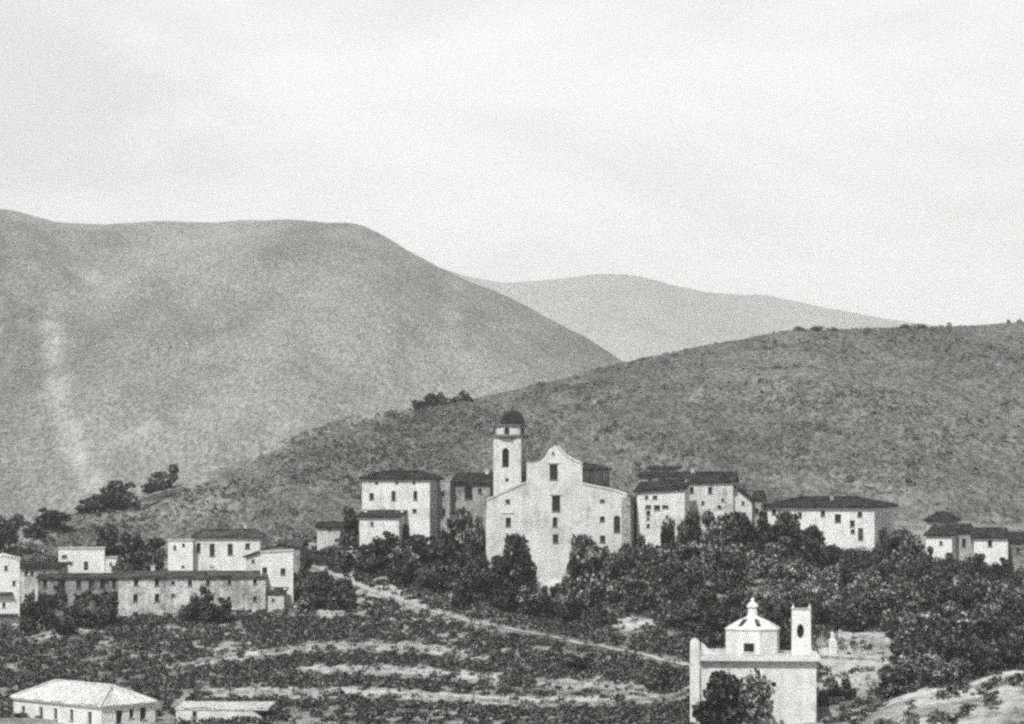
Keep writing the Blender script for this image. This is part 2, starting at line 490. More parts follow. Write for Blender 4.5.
def trunk_mesh(name, h, r, mat, rng, limbs=3, R=1.5):
    mb = MB()
    b = Vector((rng.uniform(-.2, .2), rng.uniform(-.2, .2), h))
    mb.tube([(0, 0, -0.6), (b.x * .3, b.y * .3, h * .35), (b.x * .8, b.y * .8, h * .7), b], [r * 1.3, r, r * .8, r * .55])
    for k in range(limbs):
        a = 2 * math.pi * (k + rng.uniform(0, .6)) / limbs
        s = Vector((b.x * .7, b.y * .7, h * rng.uniform(.5, .8)))
        e = s + Vector((math.cos(a) * R * .55, math.sin(a) * R * .55, R * rng.uniform(.5, .8)))
        mb.tube([s, (s + e) / 2 + Vector((0, 0, -.1)), e], [r * .5, r * .36, r * .15], 5)
    o = mb.build(name, mat)
    me = o.data; bpy.data.objects.remove(o)
    return me

PROTO = {'tree': [], 'bush': [], 'tall': []}
for k in range(8):   # height about 4.6 m, crown radius about 2
    m = M['leaf_dark'] if k % 3 != 2 else M['leaf']
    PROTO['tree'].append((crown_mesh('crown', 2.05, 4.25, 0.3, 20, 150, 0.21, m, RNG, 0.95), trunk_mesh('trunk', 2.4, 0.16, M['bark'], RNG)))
for k in range(4):   # 1.9 m high, 1.3 radius
    m = M['leaf_dark'] if k % 2 else M['leaf_low']
    PROTO['bush'].append((crown_mesh('foliage', 1.3, 1.75, 0.05, 9, 80, 0.13, m, RNG, 0.7), trunk_mesh('stem', 0.8, 0.06, M['bark'], RNG, 3, 0.9)))
for k in range(2):   # slender tree
    PROTO['tall'].append((crown_mesh('crown', 1.05, 4.7, 0.6, 15, 90, 0.15, M['leaf_dark'], RNG, 0.8), trunk_mesh('trunk', 3.6, 0.12, M['bark_pale'], RNG, 2, .7)))
PROTO['silver'] = []
for k in range(4):
    PROTO['silver'].append((crown_mesh('crown', 2.05, 4.2, 0.35, 18, 120, 0.2, M['leaf_silver'], RNG, 0.95), trunk_mesh('trunk', 2.2, 0.2, M['bark'], RNG)))
PSIZE = {'silver': (4.6, 2.05), 'tree': (4.6, 2.05), 'bush': (1.85, 1.3), 'tall': (5.3, 1.05)}

def plant(loc, h, w, label, cat='tree', group=None, proto='tree', name=None):
    """a tree or bush of height h and width w (metres)"""
    cm, tm = random.choice(PROTO[proto])
    nm = name or {'tree': 'tree', 'bush': 'bush', 'tall': 'slender_tree', 'silver': 'tree'}[proto]
    r = empty(nm, loc, random.uniform(0, 6.28))
    tag(r, label, cat, group)
    ph, pr = PSIZE[proto]
    r.scale = (w / (2 * pr), w / (2 * pr), h / ph)
    link('trunk' if proto != 'bush' else 'stem', tm, r)
    link('crown' if proto != 'bush' else 'foliage', cm, r)
    return r

def plant_px(px, py, hp, wp, label, Y=None, **kw):
    if Y is None:
        p = G(px, py)
    else:
        p = pt(px, py, Y)
    s = p.y / F
    p.z -= 0.15
    return plant(p, hp * s, wp * s, label, **kw)

def clumps(P, height, radius, nleaf, leaf, rng, cap=None):
    """low leafy clumps on points P (N,3) -> verts, faces"""
    n = len(P)
    u = rng.normal(size=(n, nleaf, 3)); u[..., 2] = np.abs(u[..., 2]); u /= np.linalg.norm(u, axis=2)[..., None]
    hh = (height * rng.uniform(.5, 1.3, (n, 1, 1))); rr = radius * rng.uniform(.6, 1.3, (n, 1, 1))
    sc = np.concatenate([rr, rr, hh], 2)
    c = P[:, None] + u * sc * rng.uniform(.5, 1.05, (n, nleaf, 1))
    return leaf_quads(c.reshape(-1, 3), u.reshape(-1, 3), leaf, rng)

def stuff(name, parts, mat, label, cat):
    vs, fs, o = [], [], 0
    for v, f in parts:
        vs.append(v); fs.append(f + o); o += len(v)
    ob = link(name, np_mesh(name, np.concatenate(vs), np.concatenate(fs), mat))
    return tag(ob, label, cat, kind='stuff')

# ------------------------------------------------------------------ buildings
class Frame:
    """a building's own frame: origin at the lower left corner of its front, front turned by a (its far side swings right)"""
    def __init__(s, px, py, Y, a):
        s.O = pt(px, py, Y); s.a = RAD(a)
        s.t = Vector((math.cos(s.a), -math.sin(s.a), 0)); s.inn = Vector((math.sin(s.a), math.cos(s.a), 0))
    def L(s, px, py, yo=0.0):
        d = Vector(((px - CX) / F, 1, (HY - py) / F)); P = s.O + s.inn * yo
        k = P.dot(s.inn) / d.dot(s.inn); p = d * k - s.O
        return p.dot(s.t), p.z
    def S(s, px, py, x):
        d = Vector(((px - CX) / F, 1, (HY - py) / F)); P = s.O + s.t * x
        k = P.dot(s.t) / d.dot(s.t); p = d * k - s.O
        return p.dot(s.inn), p.z

def front_M(u, v, d): return (u, d, v)

def hole(cx, cz, w, h, arch):
    x0, x1, z0, z1 = cx - w / 2, cx + w / 2, cz - h / 2, cz + h / 2
    if arch == 'oval':
        return [(cx + w / 2 * math.cos(a), cz + h / 2 * math.sin(a)) for a in np.linspace(0, 2 * math.pi, 17)[:-1]]
    if arch:
        r = w / 2
        return [(x0, z0), (x1, z0)] + [(cx + r * math.cos(a), z1 - r + r * math.sin(a)) for a in np.linspace(0, math.pi, 9)]
    return [(x0, z0), (x1, z0), (x1, z1), (x0, z1)]

def window(root, MM, cx, cz, w, h, arch=False, frame='frame', t=0.45, name='window'):
    """frame, mullion and sill as the part, dark pane as its sub-part"""
    mb = MB(); d0, d1 = 0.2, 0.28
    def bx(u0, u1, v0, v1, da, db):
        c = [MM(u, v, d) for u in (u0, u1) for v in (v0, v1) for d in (da, db)]
        mb.add(c, [(0,1,3,2),(4,6,7,5),(0,4,5,1),(2,3,7,6),(0,2,6,4),(1,5,7,3)])
    b = min(0.09, w * .14)
    x0, x1, z0, z1 = cx - w/2, cx + w/2, cz - h/2, cz + h/2
    if name == 'door':
        bx(x0 + .003, x1 - .003, z0 + .003, z1 - .003, d0, d1)
        o = mb.build('door', M['door'], root)
        k = MB(); c = MM(x1 - .18, cz, d0 - .04); k.lathe(c[0], c[1], [(.02, c[2] - .06), (.05, c[2]), (.02, c[2] + .06)], 8)
        k.build('handle', M['frame_light'], o)
        return o
    bx(x0 + .003, x0 + b, z0 + .003, z1 - .003, d0, d1); bx(x1 - b, x1 - .003, z0 + .003, z1 - .003, d0, d1)
    bx(x0 + b, x1 - b, z0 + .003, z0 + b, d0 + .002, d1); bx(x0 + b, x1 - b, z1 - b, z1 - .003, d0 + .002, d1)
    if w > .7: bx(cx - .025, cx + .025, z0 + b, z1 - b, d0 + .01, d1 - .01)
    bx(x0 - .08, x1 + .08, z0 - .1, z0 - .005, -.07, .12)      # sill
    o = mb.build('window', M[frame], root)
    p = MB()
    ol = hole(cx, cz, w * .985, h * .985, arch)
    p.slab(ol, [], .03, lambda u, v, d: MM(u, v, d + d1 + .005))
    p.build('pane', M['pane'], o)
    return o

def facet(mb, A, B, C, D, corr=0.05, per=0.42, th=0.16, ns=5):
    """one tiled roof slope: eave A-B, ridge D-C above it (C == D: triangle)"""
    A, B, C, D = map(Vector, (A, B, C, D))
    L = (B - A).length
    nu = max(4, min(160, int(L / per) * 4))
    nrm = (B - A).cross(D - A if (D - A).length > .01 else C - A).normalized()
    if nrm.z < 0: nrm = -nrm
    vs, fs = [], []
    for j in range(ns + 1):
        t = j / ns
        for i in range(nu + 1):
            s = i / nu
            p = (A.lerp(B, s)).lerp(D.lerp(C, s), t)
            w = corr * math.cos(s * L / per * 2 * math.pi)
            sag = mnoise.noise(p * .35) * .16 + random.uniform(-.05, .05)
            if j == 0: p = p - (D - A).normalized() * random.uniform(-.1, .16)
            vs.append(p + nrm * (w + sag + corr))
    for j in range(ns):
        for i in range(nu):
            a = j * (nu + 1) + i
            fs.append((a, a + 1, a + nu + 2, a + nu + 1))
    mb.add(vs, fs)
    dn = Vector((0, 0, -th))
    q = [A, B, C, D] if (C - D).length > .01 else [A, B, C]
    m = len(q)
    up = nrm * .012
    mb.add([p + up for p in q] + [p + dn for p in q], [tuple(range(m)), tuple(range(2*m-1, m-1, -1))] + [(i, (i+1) % m, m + (i+1) % m, m + i) for i in range(m)])

def roof_mesh(W, D, z, typ, h, o=0.45, inset=None, front=0.0, dz=0.0):
    mb = MB(); rt = MB()
    x0, x1, y0, y1 = -o, W + o, -o + front, D + o
    zo = z + 0.02
    if typ == 'hip':
        i = inset if inset is not None else min((y1 - y0) / 2, (x1 - x0) * .35)
        my = (y0 + y1) / 2
        R0, R1 = (x0 + i, my, zo + h), (x1 - i, my, zo + h)
        facet(mb, (x0, y0, zo), (x1, y0, zo), R1, R0); facet(mb, (x1, y1, zo), (x0, y1, zo), R0, R1)
        facet(mb, (x1, y0, zo), (x1, y1, zo), R1, R1); facet(mb, (x0, y1, zo), (x0, y0, zo), R0, R0)
        for a, b in ((R0, R1), ((x0, y0, zo), R0), ((x1, y0, zo), R1), ((x0, y1, zo), R0), ((x1, y1, zo), R1)):
            a = Vector(a); b = Vector(b); n = 9
            rt.tube([a.lerp(b, k / n) + Vector((0, 0, .12 + random.uniform(-.03, .03))) for k in range(n + 1)], [.13] * (n + 1), 6)
    elif typ == 'gable':           # ridge along the front
        my = (y0 + y1) / 2
        facet(mb, (x0, y0, zo), (x1, y0, zo), (x1, my, zo + h), (x0, my, zo + h)); facet(mb, (x1, y1, zo), (x0, y1, zo), (x0, my, zo + h), (x1, my, zo + h))
        n = 12; rt.tube([(x0 + (x1 - x0) * k / n, my, zo + h + .12 + random.uniform(-.03, .03)) for k in range(n + 1)], [.13] * (n + 1), 6)
    elif typ == 'gable_deep':      # ridge running back, gable to the front
        mx = (x0 + x1) / 2
        facet(mb, (x0, y1, zo), (x0, y0, zo), (mx, y0, zo + h), (mx, y1, zo + h)); facet(mb, (x1, y0, zo), (x1, y1, zo), (mx, y1, zo + h), (mx, y0, zo + h))
        n = 12; rt.tube([(mx, y0 + (y1 - y0) * k / n, zo + h + .12) for k in range(n + 1)], [.13] * (n + 1), 6)
    elif typ == 'shed':            # rises to the back
        facet(mb, (x0, y0, zo), (x1, y0, zo + dz), (x1, y1, zo + h + dz), (x0, y1, zo + h))
    elif typ == 'shed_up':         # rises along the front, left to right (h < 0: falls)
        facet(mb, (x0, y1, zo), (x0, y0, zo), (x1, y0, zo + h), (x1, y1, zo + h))
    return mb, rt

def house(name, label, x0, x1, yt, yb, Y, a=12, depth=8, mat='plaster', roof=('hip', 1.2), rmat='roof', wins=(), swins=(), cat='house', group=None,
          sink=2.2, over=.4, slope=None, chim=(), frame='frame', inset=None, right_cut=None, doors=()):
    """wins: (px, py, width px, height px[, arch]) on the front; swins on the side that faces right. slope: picture row of the front's top at x1."""
    fr = Frame(x0, yb, Y, a)
    W = fr.L(x1, yb)[0]; z0 = fr.L(x0, yt)[1]; z1 = z0 if slope is None else fr.L(x1, slope)[1]
    s = Y / F
    r = tag(empty(name, fr.O, -fr.a), label, cat, group)
    holes, specs = [], []
    for w in list(wins) + [tuple(d) + (False, 'door') for d in doors]:
        cx, cz = fr.L(w[0], w[1]); arch = w[4] if len(w) > 4 else False
        ww, hh = w[2] * s / max(.5, math.cos(fr.a)), w[3] * s
        holes.append(hole(cx, cz, ww, hh, arch)); specs.append((front_M, cx, cz, ww, hh, arch, 'door' if len(w) > 5 else 'window'))
    D = depth; t = .45
    rM = lambda u, v, d: (W - d, u, v)
    sh = []
    for w in swins:
        cy, cz = fr.S(w[0], w[1], W); ww, hh = w[2] * s * (1.0 / max(.35, math.sin(fr.a))), w[3] * s
        if cy - ww / 2 < t + .1 or cy + ww / 2 > D - t - .1: continue
        sh.append(hole(cy, cz, ww, hh, False)); specs.append((rM, cy, cz, ww, hh, False, 'window'))
    mb = MB()
    top = [(W, -sink), (W, z1), (0, z0), (0, -sink)] if right_cut is None else [(W, -sink), (W, fr.L(x1, right_cut[1])[1]), (fr.L(right_cut[0], yt)[0], z1), (0, z0), (0, -sink)]
    g = roof[0] if roof else None
    zr = z1 if right_cut is None else fr.L(x1, right_cut[1])[1]
    if g == 'gable_deep': top = [(W, -sink), (W, z0), (W / 2, z0 + roof[1] - .08), (0, z0), (0, -sink)]
    mb.slab(top, holes, t, front_M)
    mb.slab(top, [], t, lambda u, v, d: (u, D - d, v))
    if g == 'gable':
        prof = lambda zz: [(t + .002, -sink), (D - t - .002, -sink), (D - t - .002, zz), (D / 2, zz + roof[1] - .12), (t + .002, zz)]
    elif g == 'shed':
        prof = lambda zz: [(t + .002, -sink), (D - t - .002, -sink), (D - t - .002, zz + roof[1] - .1), (t + .002, zz)]
    else:
        prof = lambda zz: [(t + .002, -sink), (D - t - .002, -sink), (D - t - .002, zz), (t + .002, zz)]
    mb.slab(prof(zr), sh, t, rM)
    mb.slab(prof(z0), [], t, lambda u, v, d: (d, u, v))
    wall = mb.build('wall', M[mat], r)
    for MM, cx, cz, ww, hh, arch, nm in specs:
        window(r, MM, cx, cz, ww, hh, arch, frame, name=nm)
    if roof:
        if g == 'flat':
            m2 = MB(); m2.slab([(t, t), (W - t, t), (W - t, D - t), (t, D - t)], [], .25, lambda u, v, d: (u, v, min(z0, z1, zr) - .35 - d))
            ro = m2.build('roof', M[rmat], r)
            m3 = MB(); m3.slab([(-.12, -.12), (W + .12, -.12), (W + .12, D + .12), (-.12, D + .12)], [[(t, t), (W - t, t), (W - t, D - t), (t, D - t)]], .14,
                               lambda u, v, d: (u, v, z0 + (z1 - z0) * min(1, max(0, u / W)) + .145 - d))
            if right_cut is None: m3.build('coping', M['trim'], r)
        else:
            m2, rt = roof_mesh(W, D, z0, g, (z1 - z0) if g == 'shed_up' else roof[1], over, inset, dz=(z1 - z0) if right_cut is None else 0.0)
            ro = m2.build('roof', M[rmat], r)
            if rt.v: rt.build('ridge_tiles', M[rmat], ro, True)
        for cx, cyf, hh in chim:
            m4 = MB(); px_ = cx * W; py_ = cyf * D; zc = z0
            m4.box(px_ - .3, px_ + .3, py_ - .25, py_ + .25, zc + .1, zc + hh); m4.box(px_ - .38, px_ + .38, py_ - .33, py_ + .33, zc + hh + .002, zc + hh + .14)
            m4.build('chimney', M['plaster_worn'], ro)
    return r, fr, W, z0

def stone_wall(px_pts, h, label, th=0.5, mat='drystone', name='stone_wall', group=None, cat='wall', Yfix=None, rough=.1):
    pts = []
    for (a, b) in zip(px_pts[:-1], px_pts[1:]):
        n = max(2, int(abs(b[0] - a[0]) / 4))
        for k in range(n):
            t = k / n; pts.append(G(a[0] + (b[0] - a[0]) * t, a[1] + (b[1] - a[1]) * t) if Yfix is None else pt(a[0] + (b[0] - a[0]) * t, a[1] + (b[1] - a[1]) * t, Yfix[0] + (Yfix[1] - Yfix[0]) * (a[0] + (b[0] - a[0]) * t - px_pts[0][0]) / (px_pts[-1][0] - px_pts[0][0])))
    pts.append(G(*px_pts[-1]) if Yfix is None else pt(*px_pts[-1], Yfix[1]))
    # calm the depth of the line, keep it on the ground
    ys = [p.y for p in pts]
    for _ in range(6): ys = [ys[0]] + [(ys[i-1] + ys[i] * 2 + ys[i+1]) / 4 for i in range(1, len(ys) - 1)] + [ys[-1]]
    P = []
    for p, y in zip(pts, ys):
        x = p.x / p.y * y
        P.append(Vector((x, y, float(Hq(x, y)) if Yfix is None else p.z)))
    O = P[len(P) // 2].copy()
    vs, fs = [], []
    for i, p in enumerate(P):
        d = (P[min(i+1, len(P)-1)] - P[max(i-1, 0)]); d.z = 0; d.normalize(); n = Vector((d.y, -d.x, 0))
        j = lambda: random.uniform(-rough, rough)
        hh = h * (1 + random.uniform(-.4, .15) * (rough / .1))
        q = p - O
        for s_, z_ in ((th / 2, -.7), (th / 2 * .95, hh * .5), (th / 2 * .8, hh), (-th / 2 * .8, hh + j() * .5), (-th / 2 * .95, hh * .5), (-th / 2, -.7)):
            vs.append(q + n * (s_ + j() * .5) + Vector((0, 0, z_ + j() * .3)))
    for i in range(len(P) - 1):
        for k in range(6):
            k2 = (k + 1) % 6
            fs.append((i*6+k, (i+1)*6+k, (i+1)*6+k2, i*6+k2))
    fs.append(tuple(range(6))); fs.append(tuple((len(P)-1)*6 + k for k in range(5, -1, -1)))
    mb = MB(); mb.add(vs, fs)
    o = mb.build(name, M[mat]); o.location = O
    return tag(o, label, cat, group)

# ================================================================== the place
build_ground()
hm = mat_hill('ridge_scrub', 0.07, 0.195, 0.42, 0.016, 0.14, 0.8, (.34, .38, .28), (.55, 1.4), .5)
mm = mat_hill('mountain_scrub_hazed', 0.15, 0.345, 0.5, 0.0045, 0.03, 0.55, (.55, .17, .28), (.72, 1.25), .25)  # scrub greys raised so the colour carries part of the distance haze
fm = mat_hill('far_mountain_scrub_hazed', 0.33, 0.44, 0.5, 0.002, 0.015, 0.3, (.6, .15, .25), (.82, 1.18), .15)  # paler still: much of the far haze is put into this base colour
hill('hill', RIDGE, 452, -30, hm, 'dark scrubby ridge rising behind the village', nu=620, nv=130, amp=(5, .8), gs=55, seed=3.1, bare_lines=[
     ([(185, 487), (230, 466), (300, 437), (360, 418), (410, 411)], 4, .9), ([(20, 545), (60, 524), (95, 508), (140, 498)], 7, .9), ([(60, 530), (110, 520), (170, 512), (230, 500)], 9, .55),
     ([(760, 480), (840, 480), (920, 500)], 8, .4), ([(560, 345 + 60), (600, 400)], 3, .5), ([(770, 400), (800, 372), (825, 350)], 2.5, .5), ([(690, 400), (720, 372)], 2.5, .4)])
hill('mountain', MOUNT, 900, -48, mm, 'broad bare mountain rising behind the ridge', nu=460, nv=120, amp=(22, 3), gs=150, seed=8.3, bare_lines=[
     ([(50, 325), (56, 360), (60, 400), (70, 440), (82, 470), (105, 492)], 12, .85), ([(20, 400), (60, 395)], 4, .4), ([(455, 285), (450, 330)], 10, .45),
     ([(110, 445), (180, 415), (240, 395)], 6, .45), ([(190, 470), (260, 440), (330, 405)], 7, .4), ([(80, 260), (110, 300)], 9, .35)])
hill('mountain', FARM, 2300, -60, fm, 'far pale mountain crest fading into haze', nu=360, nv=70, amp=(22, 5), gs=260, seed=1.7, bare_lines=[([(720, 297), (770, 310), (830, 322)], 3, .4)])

# path up to the village
pp = []
for (a, b) in zip(PATH_PX[:-1], PATH_PX[1:]):
    for k in range(8): pp.append(G(a[0] + (b[0] - a[0]) * k / 8, a[1] + (b[1] - a[1]) * k / 8))
for _ in range(10):
    pp = [pp[0]] + [(pp[i-1] + pp[i] * 2 + pp[i+1]) / 4 for i in range(1, len(pp) - 1)] + [pp[-1]]
vs, fs = [], []
for i, p in enumerate(pp):
    d = (pp[min(i+1, len(pp)-1)] - pp[max(i-1, 0)]); d.z = 0; d.normalize(); n = Vector((d.y, -d.x, 0))
    for s_ in (.45, .17, -.17, -.45):
        q = p + n * s_ * random.uniform(.85, 1.1); vs.append((q.x, q.y, float(Hq(q.x, q.y)) + (.14 if abs(s_) < 1 else .07)))
for i in range(len(pp) - 1):
    for k in range(3): fs.append((i*4+k, (i+1)*4+k, (i+1)*4+k+1, i*4+k+1))
mb = MB(); mb.add(vs, fs); tag(mb.build('path', M['path']), 'pale earth path climbing to the village', 'path', kind='structure')

# ------------------------------------------------------------------ church
fr = Frame(486, 587, 402, 12)
L = fr.L; s = 402 / F
church = tag(empty('church', fr.O, -fr.a), 'large white church with a curved gable front and domed bell tower', 'church')
out_px = [(486, 600), (486, 520), (486.6, 500.5), (496, 496.5), (508, 491), (518, 486.5), (526.6, 483), (526.6, 461), (532, 461.6), (538, 460.6), (543, 457.5), (546, 453.5), (548.5, 448.6), (551, 446.2), (553.5, 445.2),
          (557, 446.4), (560, 450), (564, 454.5), (570, 458.6), (576, 461.6), (582, 464), (582, 484), (590, 486), (600, 487.8), (612, 490.2), (620, 492.5), (627, 495.5), (627, 520), (627, 600)]
cw = [(553.6, 472.2, 8.2, 15.2, 0), (556, 503.8, 8.4, 15.6, 0), (555, 522, 5, 10, 1), (555.5, 538.8, 5.8, 8.8, 0), (553, 453.2, 2.6, 3, 'oval'),
      (507.8, 501.5, 4.6, 4.2, 0), (508.2, 522.2, 5.4, 9.2, 0), (508.7, 539.2, 5.2, 7.2, 0), (602.3, 501, 4.8, 3, 0), (602.3, 519.2, 5, 5.4, 0), (602.7, 539.2, 5.4, 7.4, 0), (617, 524, 6.6, 17, 1)]  # last entry: framed dark arch standing in for the shaded recess by the buttress
holes = [hole(*L(x, y), w * s, h * s, a) for x, y, w, h, a in cw]
mb = MB(); mb.slab([L(*p) for p in out_px], holes, .8, front_M); mb.build('facade', M['church'], church)
for (x, y, w, h, a) in cw:
    cx, cz = L(x, y); window(church, front_M, cx, cz, w * s, h * s, a, 'frame')
# coping along the top of the front
tp = [L(*p) for p in out_px[2:-2]]
def coping_run(pts):
    cp = MB(); vs, fs = [], []
    for i, p in enumerate(pts):
        q0, q1 = pts[max(i - 1, 0)], pts[min(i + 1, len(pts) - 1)]
        dx, dz = q1[0] - q0[0], q1[1] - q0[1]; l = math.hypot(dx, dz); nx, nz = -dz / l, dx / l
        for k, y in ((.003, -.14), (.24, -.14), (.24, .9), (.003, .9)): vs.append((p[0] + nx * k, y, p[1] + nz * k))
    for i in range(len(pts) - 1):
        for k in range(4): fs.append((i*4+k, (i+1)*4+k, (i+1)*4+(k+1) % 4, i*4+(k+1) % 4))
    fs += [(0, 1, 2, 3), tuple((len(pts)-1)*4 + k for k in (3, 2, 1, 0))]
    cp.add(vs, fs); return cp
coping_run(tp[:5]).build('coping', M['church'], church); coping_run(tp[5:13]).build('coping', M['trim_dark'], church); coping_run(tp[13:19]).build('coping', M['church'], church); coping_run(tp[19:]).build('coping', M['church'], church)
for (xa, xb, y) in ((502, 514, 513.5),):
    (u0, z), (u1, _) = L(xa, y), L(xb, y); md = MB(); md.box(u0, u1, -.12, -.003, z, z + .14); md.build('moulding', M['trim'], church)
for (x, y, w, h, a) in cw[:2]:
    cx, cz = L(x, y); md = MB(); md.box(cx - w * s * .75, cx + w * s * .75, -.15, -.003, cz + h * s * .56, cz + h * s * .56 + .14); md.build('moulding', M['trim'], church)
# nave and aisles
xa, xn0, xn1, xb = 0.0, L(526.6, 480)[0], L(582, 480)[0], L(627, 500)[0]
zn = L(582, 469)[1]; za = L(600, 503)[1]; zah = L(582, 489)[1]
nv = MB(); nv.box(xn0 + .3, xn1 - .3, .805, 26, -2, zn); nv.build('nave_wall', M['rubble'], church)
al = MB(); al.box(.25, xn0 + .297, .805, 22, -2, za); al.box(xn1 - .297, xb - .25, .805, 22, -2, za); al.build('aisle_wall', M['rubble'], church)
rm = MB(); mx = (xn0 + xn1) / 2; h = L(553, 461)[1] - zn
facet(rm, (xn0, 26.2, zn + .02), (xn0, .9, zn + .02), (mx, .9, zn + h), (mx, 26.2, zn + h)); facet(rm, (xn1, .9, zn + .02), (xn1, 26.2, zn + .02), (mx, 26.2, zn + h), (mx, .9, zn + h))
rm.slab([(xn0 + .4, zn), (xn1 - .4, zn), (mx, zn + h - .1)], [], .3, lambda u, v, d: (u, 25.9 - d, v))
rm.build('nave_roof', M['roof'], church)
ra = MB()
facet(ra, (-.2, 22.2, za + .02), (-.2, .9, za + .02), (xn0 + .28, .9, zah), (xn0 + .28, 22.2, zah)); facet(ra, (xb + .2, .9, za + .02), (xb + .2, 22.2, za + .02), (xn1 - .28, 22.2, zah), (xn1 - .28, .9, zah))
ra.build('aisle_roof', M['roof'], church)
bt = MB(); (u0, zt), (u1, _) = L(621.5, 497, -.5), L(630.5, 497, -.5)
bt.slab([(u0, -3), (u1 + .25, -3), (u1, zt - 3), (u1, zt), (u0, zt)], [], .49, lambda u, v, d: (u, d - .5, v)); bt.build('buttress', M['rubble'], church)
# tower
ty = 1.0
(tx0, tz), (tx1, _) = L(493.4, 438, ty), L(521, 438, ty); tw = tx1 - tx0
tM = lambda u, v, d: (u, ty + d, v)
bc = L(505.5, 457.7, ty); b2 = L(507, 480, ty)
tb = MB()
tho = [hole(bc[0], bc[1], 7 * s, 19.4 * s, True), hole(b2[0], b2[1], 3.4 * s, 3.4 * s, False)]
tb.slab([(tx0, -2), (tx1, -2), (tx1, tz), (tx0, tz)], tho, .6, tM)
tb.slab([(tx0, -2), (tx1, -2), (tx1, tz), (tx0, tz)], [], .6, lambda u, v, d: (u, ty + tw - d, v))
sm = hole(ty + tw / 2, bc[1], 7 * s, 19.4 * s, True)
tb.slab([(ty + .602, -2), (ty + tw - .602, -2), (ty + tw - .602, tz), (ty + .602, tz)], [sm], .6, lambda u, v, d: (tx1 - d, u, v))
tb.slab([(ty + .602, -2), (ty + tw - .602, -2), (ty + tw - .602, tz), (ty + .602, tz)], [], .6, lambda u, v, d: (tx0 + d, u, v))
tower = tb.build('tower', M['church'], church)
mb = MB(); mb.slab(hole(bc[0], bc[1], 7 * s * .98, 19.4 * s * .98, True), [], .04, lambda u, v, d: (u, ty + .45 + d, v)); mb.build('bell_opening_shade', M['pane'], tower)  # dark sheet painting the shade inside the front bell arch
mb = MB(); mb.slab(hole(b2[0], b2[1], 3.3 * s, 3.3 * s, False), [], .04, lambda u, v, d: (u, ty + .25 + d, v)); mb.build('window', M['pane'], tower)
mb = MB(); mb.slab(hole(ty + tw / 2, bc[1], 7 * s * .98, 19.4 * s * .98, True), [], .04, lambda u, v, d: (tx1 - .45 - d, u, v)); mb.build('bell_opening_shade', M['pane'], tower)  # same dark sheet for the shade in the side bell arch
cxm, cym = (tx0 + tx1) / 2, ty + tw / 2
z1 = L(505, 436.0, ty)[1]; z2 = L(505, 426.6, ty)[1]
mb = MB(); mb.box(tx0 - .15, tx1 + .15, ty - .15, ty + tw + .15, tz + .003, tz + .16)
mb.build('moulding', M['trim_dark'], tower)
rs = 16.6 * s
mb = MB(); mb.lathe(cxm, cym, [(rs * .9, tz + .163), (rs * 1.06, z1 - .22), (rs * 1.12, z1 - .12), (rs * 1.12, z1 + .2), (rs * .98, z1 + .26)], 28); mb.build('cornice', M['trim_dark'], tower)
zb = z1 + .262
mb = MB(); mb.lathe(cxm, cym, [(rs * .96, zb), (rs * .96, z2)], 28); stg = mb.build('belfry_stage', M['church'], tower)
for an in (-90, -28, 28 + 180):
    A = RAD(an); mb = MB()
    mb.slab(hole(0, (zb + z2) / 2 - .02, .8, 1.05, True), [], .5, lambda u, v, d: (cxm + math.cos(A) * (rs * .96 + .04 - d) - math.sin(A) * u, cym + math.sin(A) * (rs * .96 + .04 - d) + math.cos(A) * u, v)); mb.build('opening', M['pane'], tower)  # dark patches on the solid drum, painted shade of open arches
mb = MB(); mb.lathe(cxm, cym, [(rs * .97, z2 + .003), (rs * 1.07, z2 + .12), (rs * 1.07, z2 + .28), (rs * .8, z2 + .36)], 28); mb.build('cornice', M['trim_dark'], tower)
zd = z2 + .362; zt = L(513, 409.5, ty)[1]
rd = 12.2 * s
mb = MB(); mb.lathe(cxm + .4, cym, [(rd, zd), (rd, zd + .35), (rd * .93, zd + .9), (rd * .76, zd + 1.5), (rd * .5, zd + 2.0), (rd * .22, zt - .15), (.16, zt), (.1, zt + .25), (.17, zt + .4), (.02, zt + .6)], 20)
mb.build('dome', M['dome'], tower, True)

# ------------------------------------------------------------------ the village houses around the church
house('house', 'tall white three-storey house with dark hipped roof beside the bell tower', 362, 429.8, 479, 538, 410, 13, 7, 'plaster', ('hip', 1.15), wins=[
    (376.5, 482.6, 3, 2.6), (396.7, 482.3, 3, 2.6), (413.8, 482.3, 3, 2.6), (371.6, 496.5, 4.6, 6.6), (393.5, 495.8, 4.2, 9.6), (415.3, 495.6, 4, 9), (414.6, 510.8, 4.4, 4)],
    chim=[(.3, .6, 1.3)], inset=3.0)
house('house', 'low white annexe with a thin dark lean-to roof below the tall three-storey house', 359.5, 399, 516.5, 537, 406, 12, 3.4, 'plaster', ('shed', .95), wins=[(372, 524, 3, 4)])
house('ruined_house', 'roofless ruined grey wall block between the tall house and the bell tower', 437, 450, 481, 540, 412, 12, 6, 'rubble', ('flat', 0), rmat='roof_mid', wins=[(443, 494, 3, 6), (444, 512, 3, 6)])
house('house', 'dark-roofed house with an arched opening against the bell tower', 453, 490, 483.5, 540, 414, 10, 8, 'rubble', ('gable', 1.5), wins=[(468.5, 493, 8, 13, True), (480, 491, 3.5, 5)], chim=[(.8, .5, 2.2)])
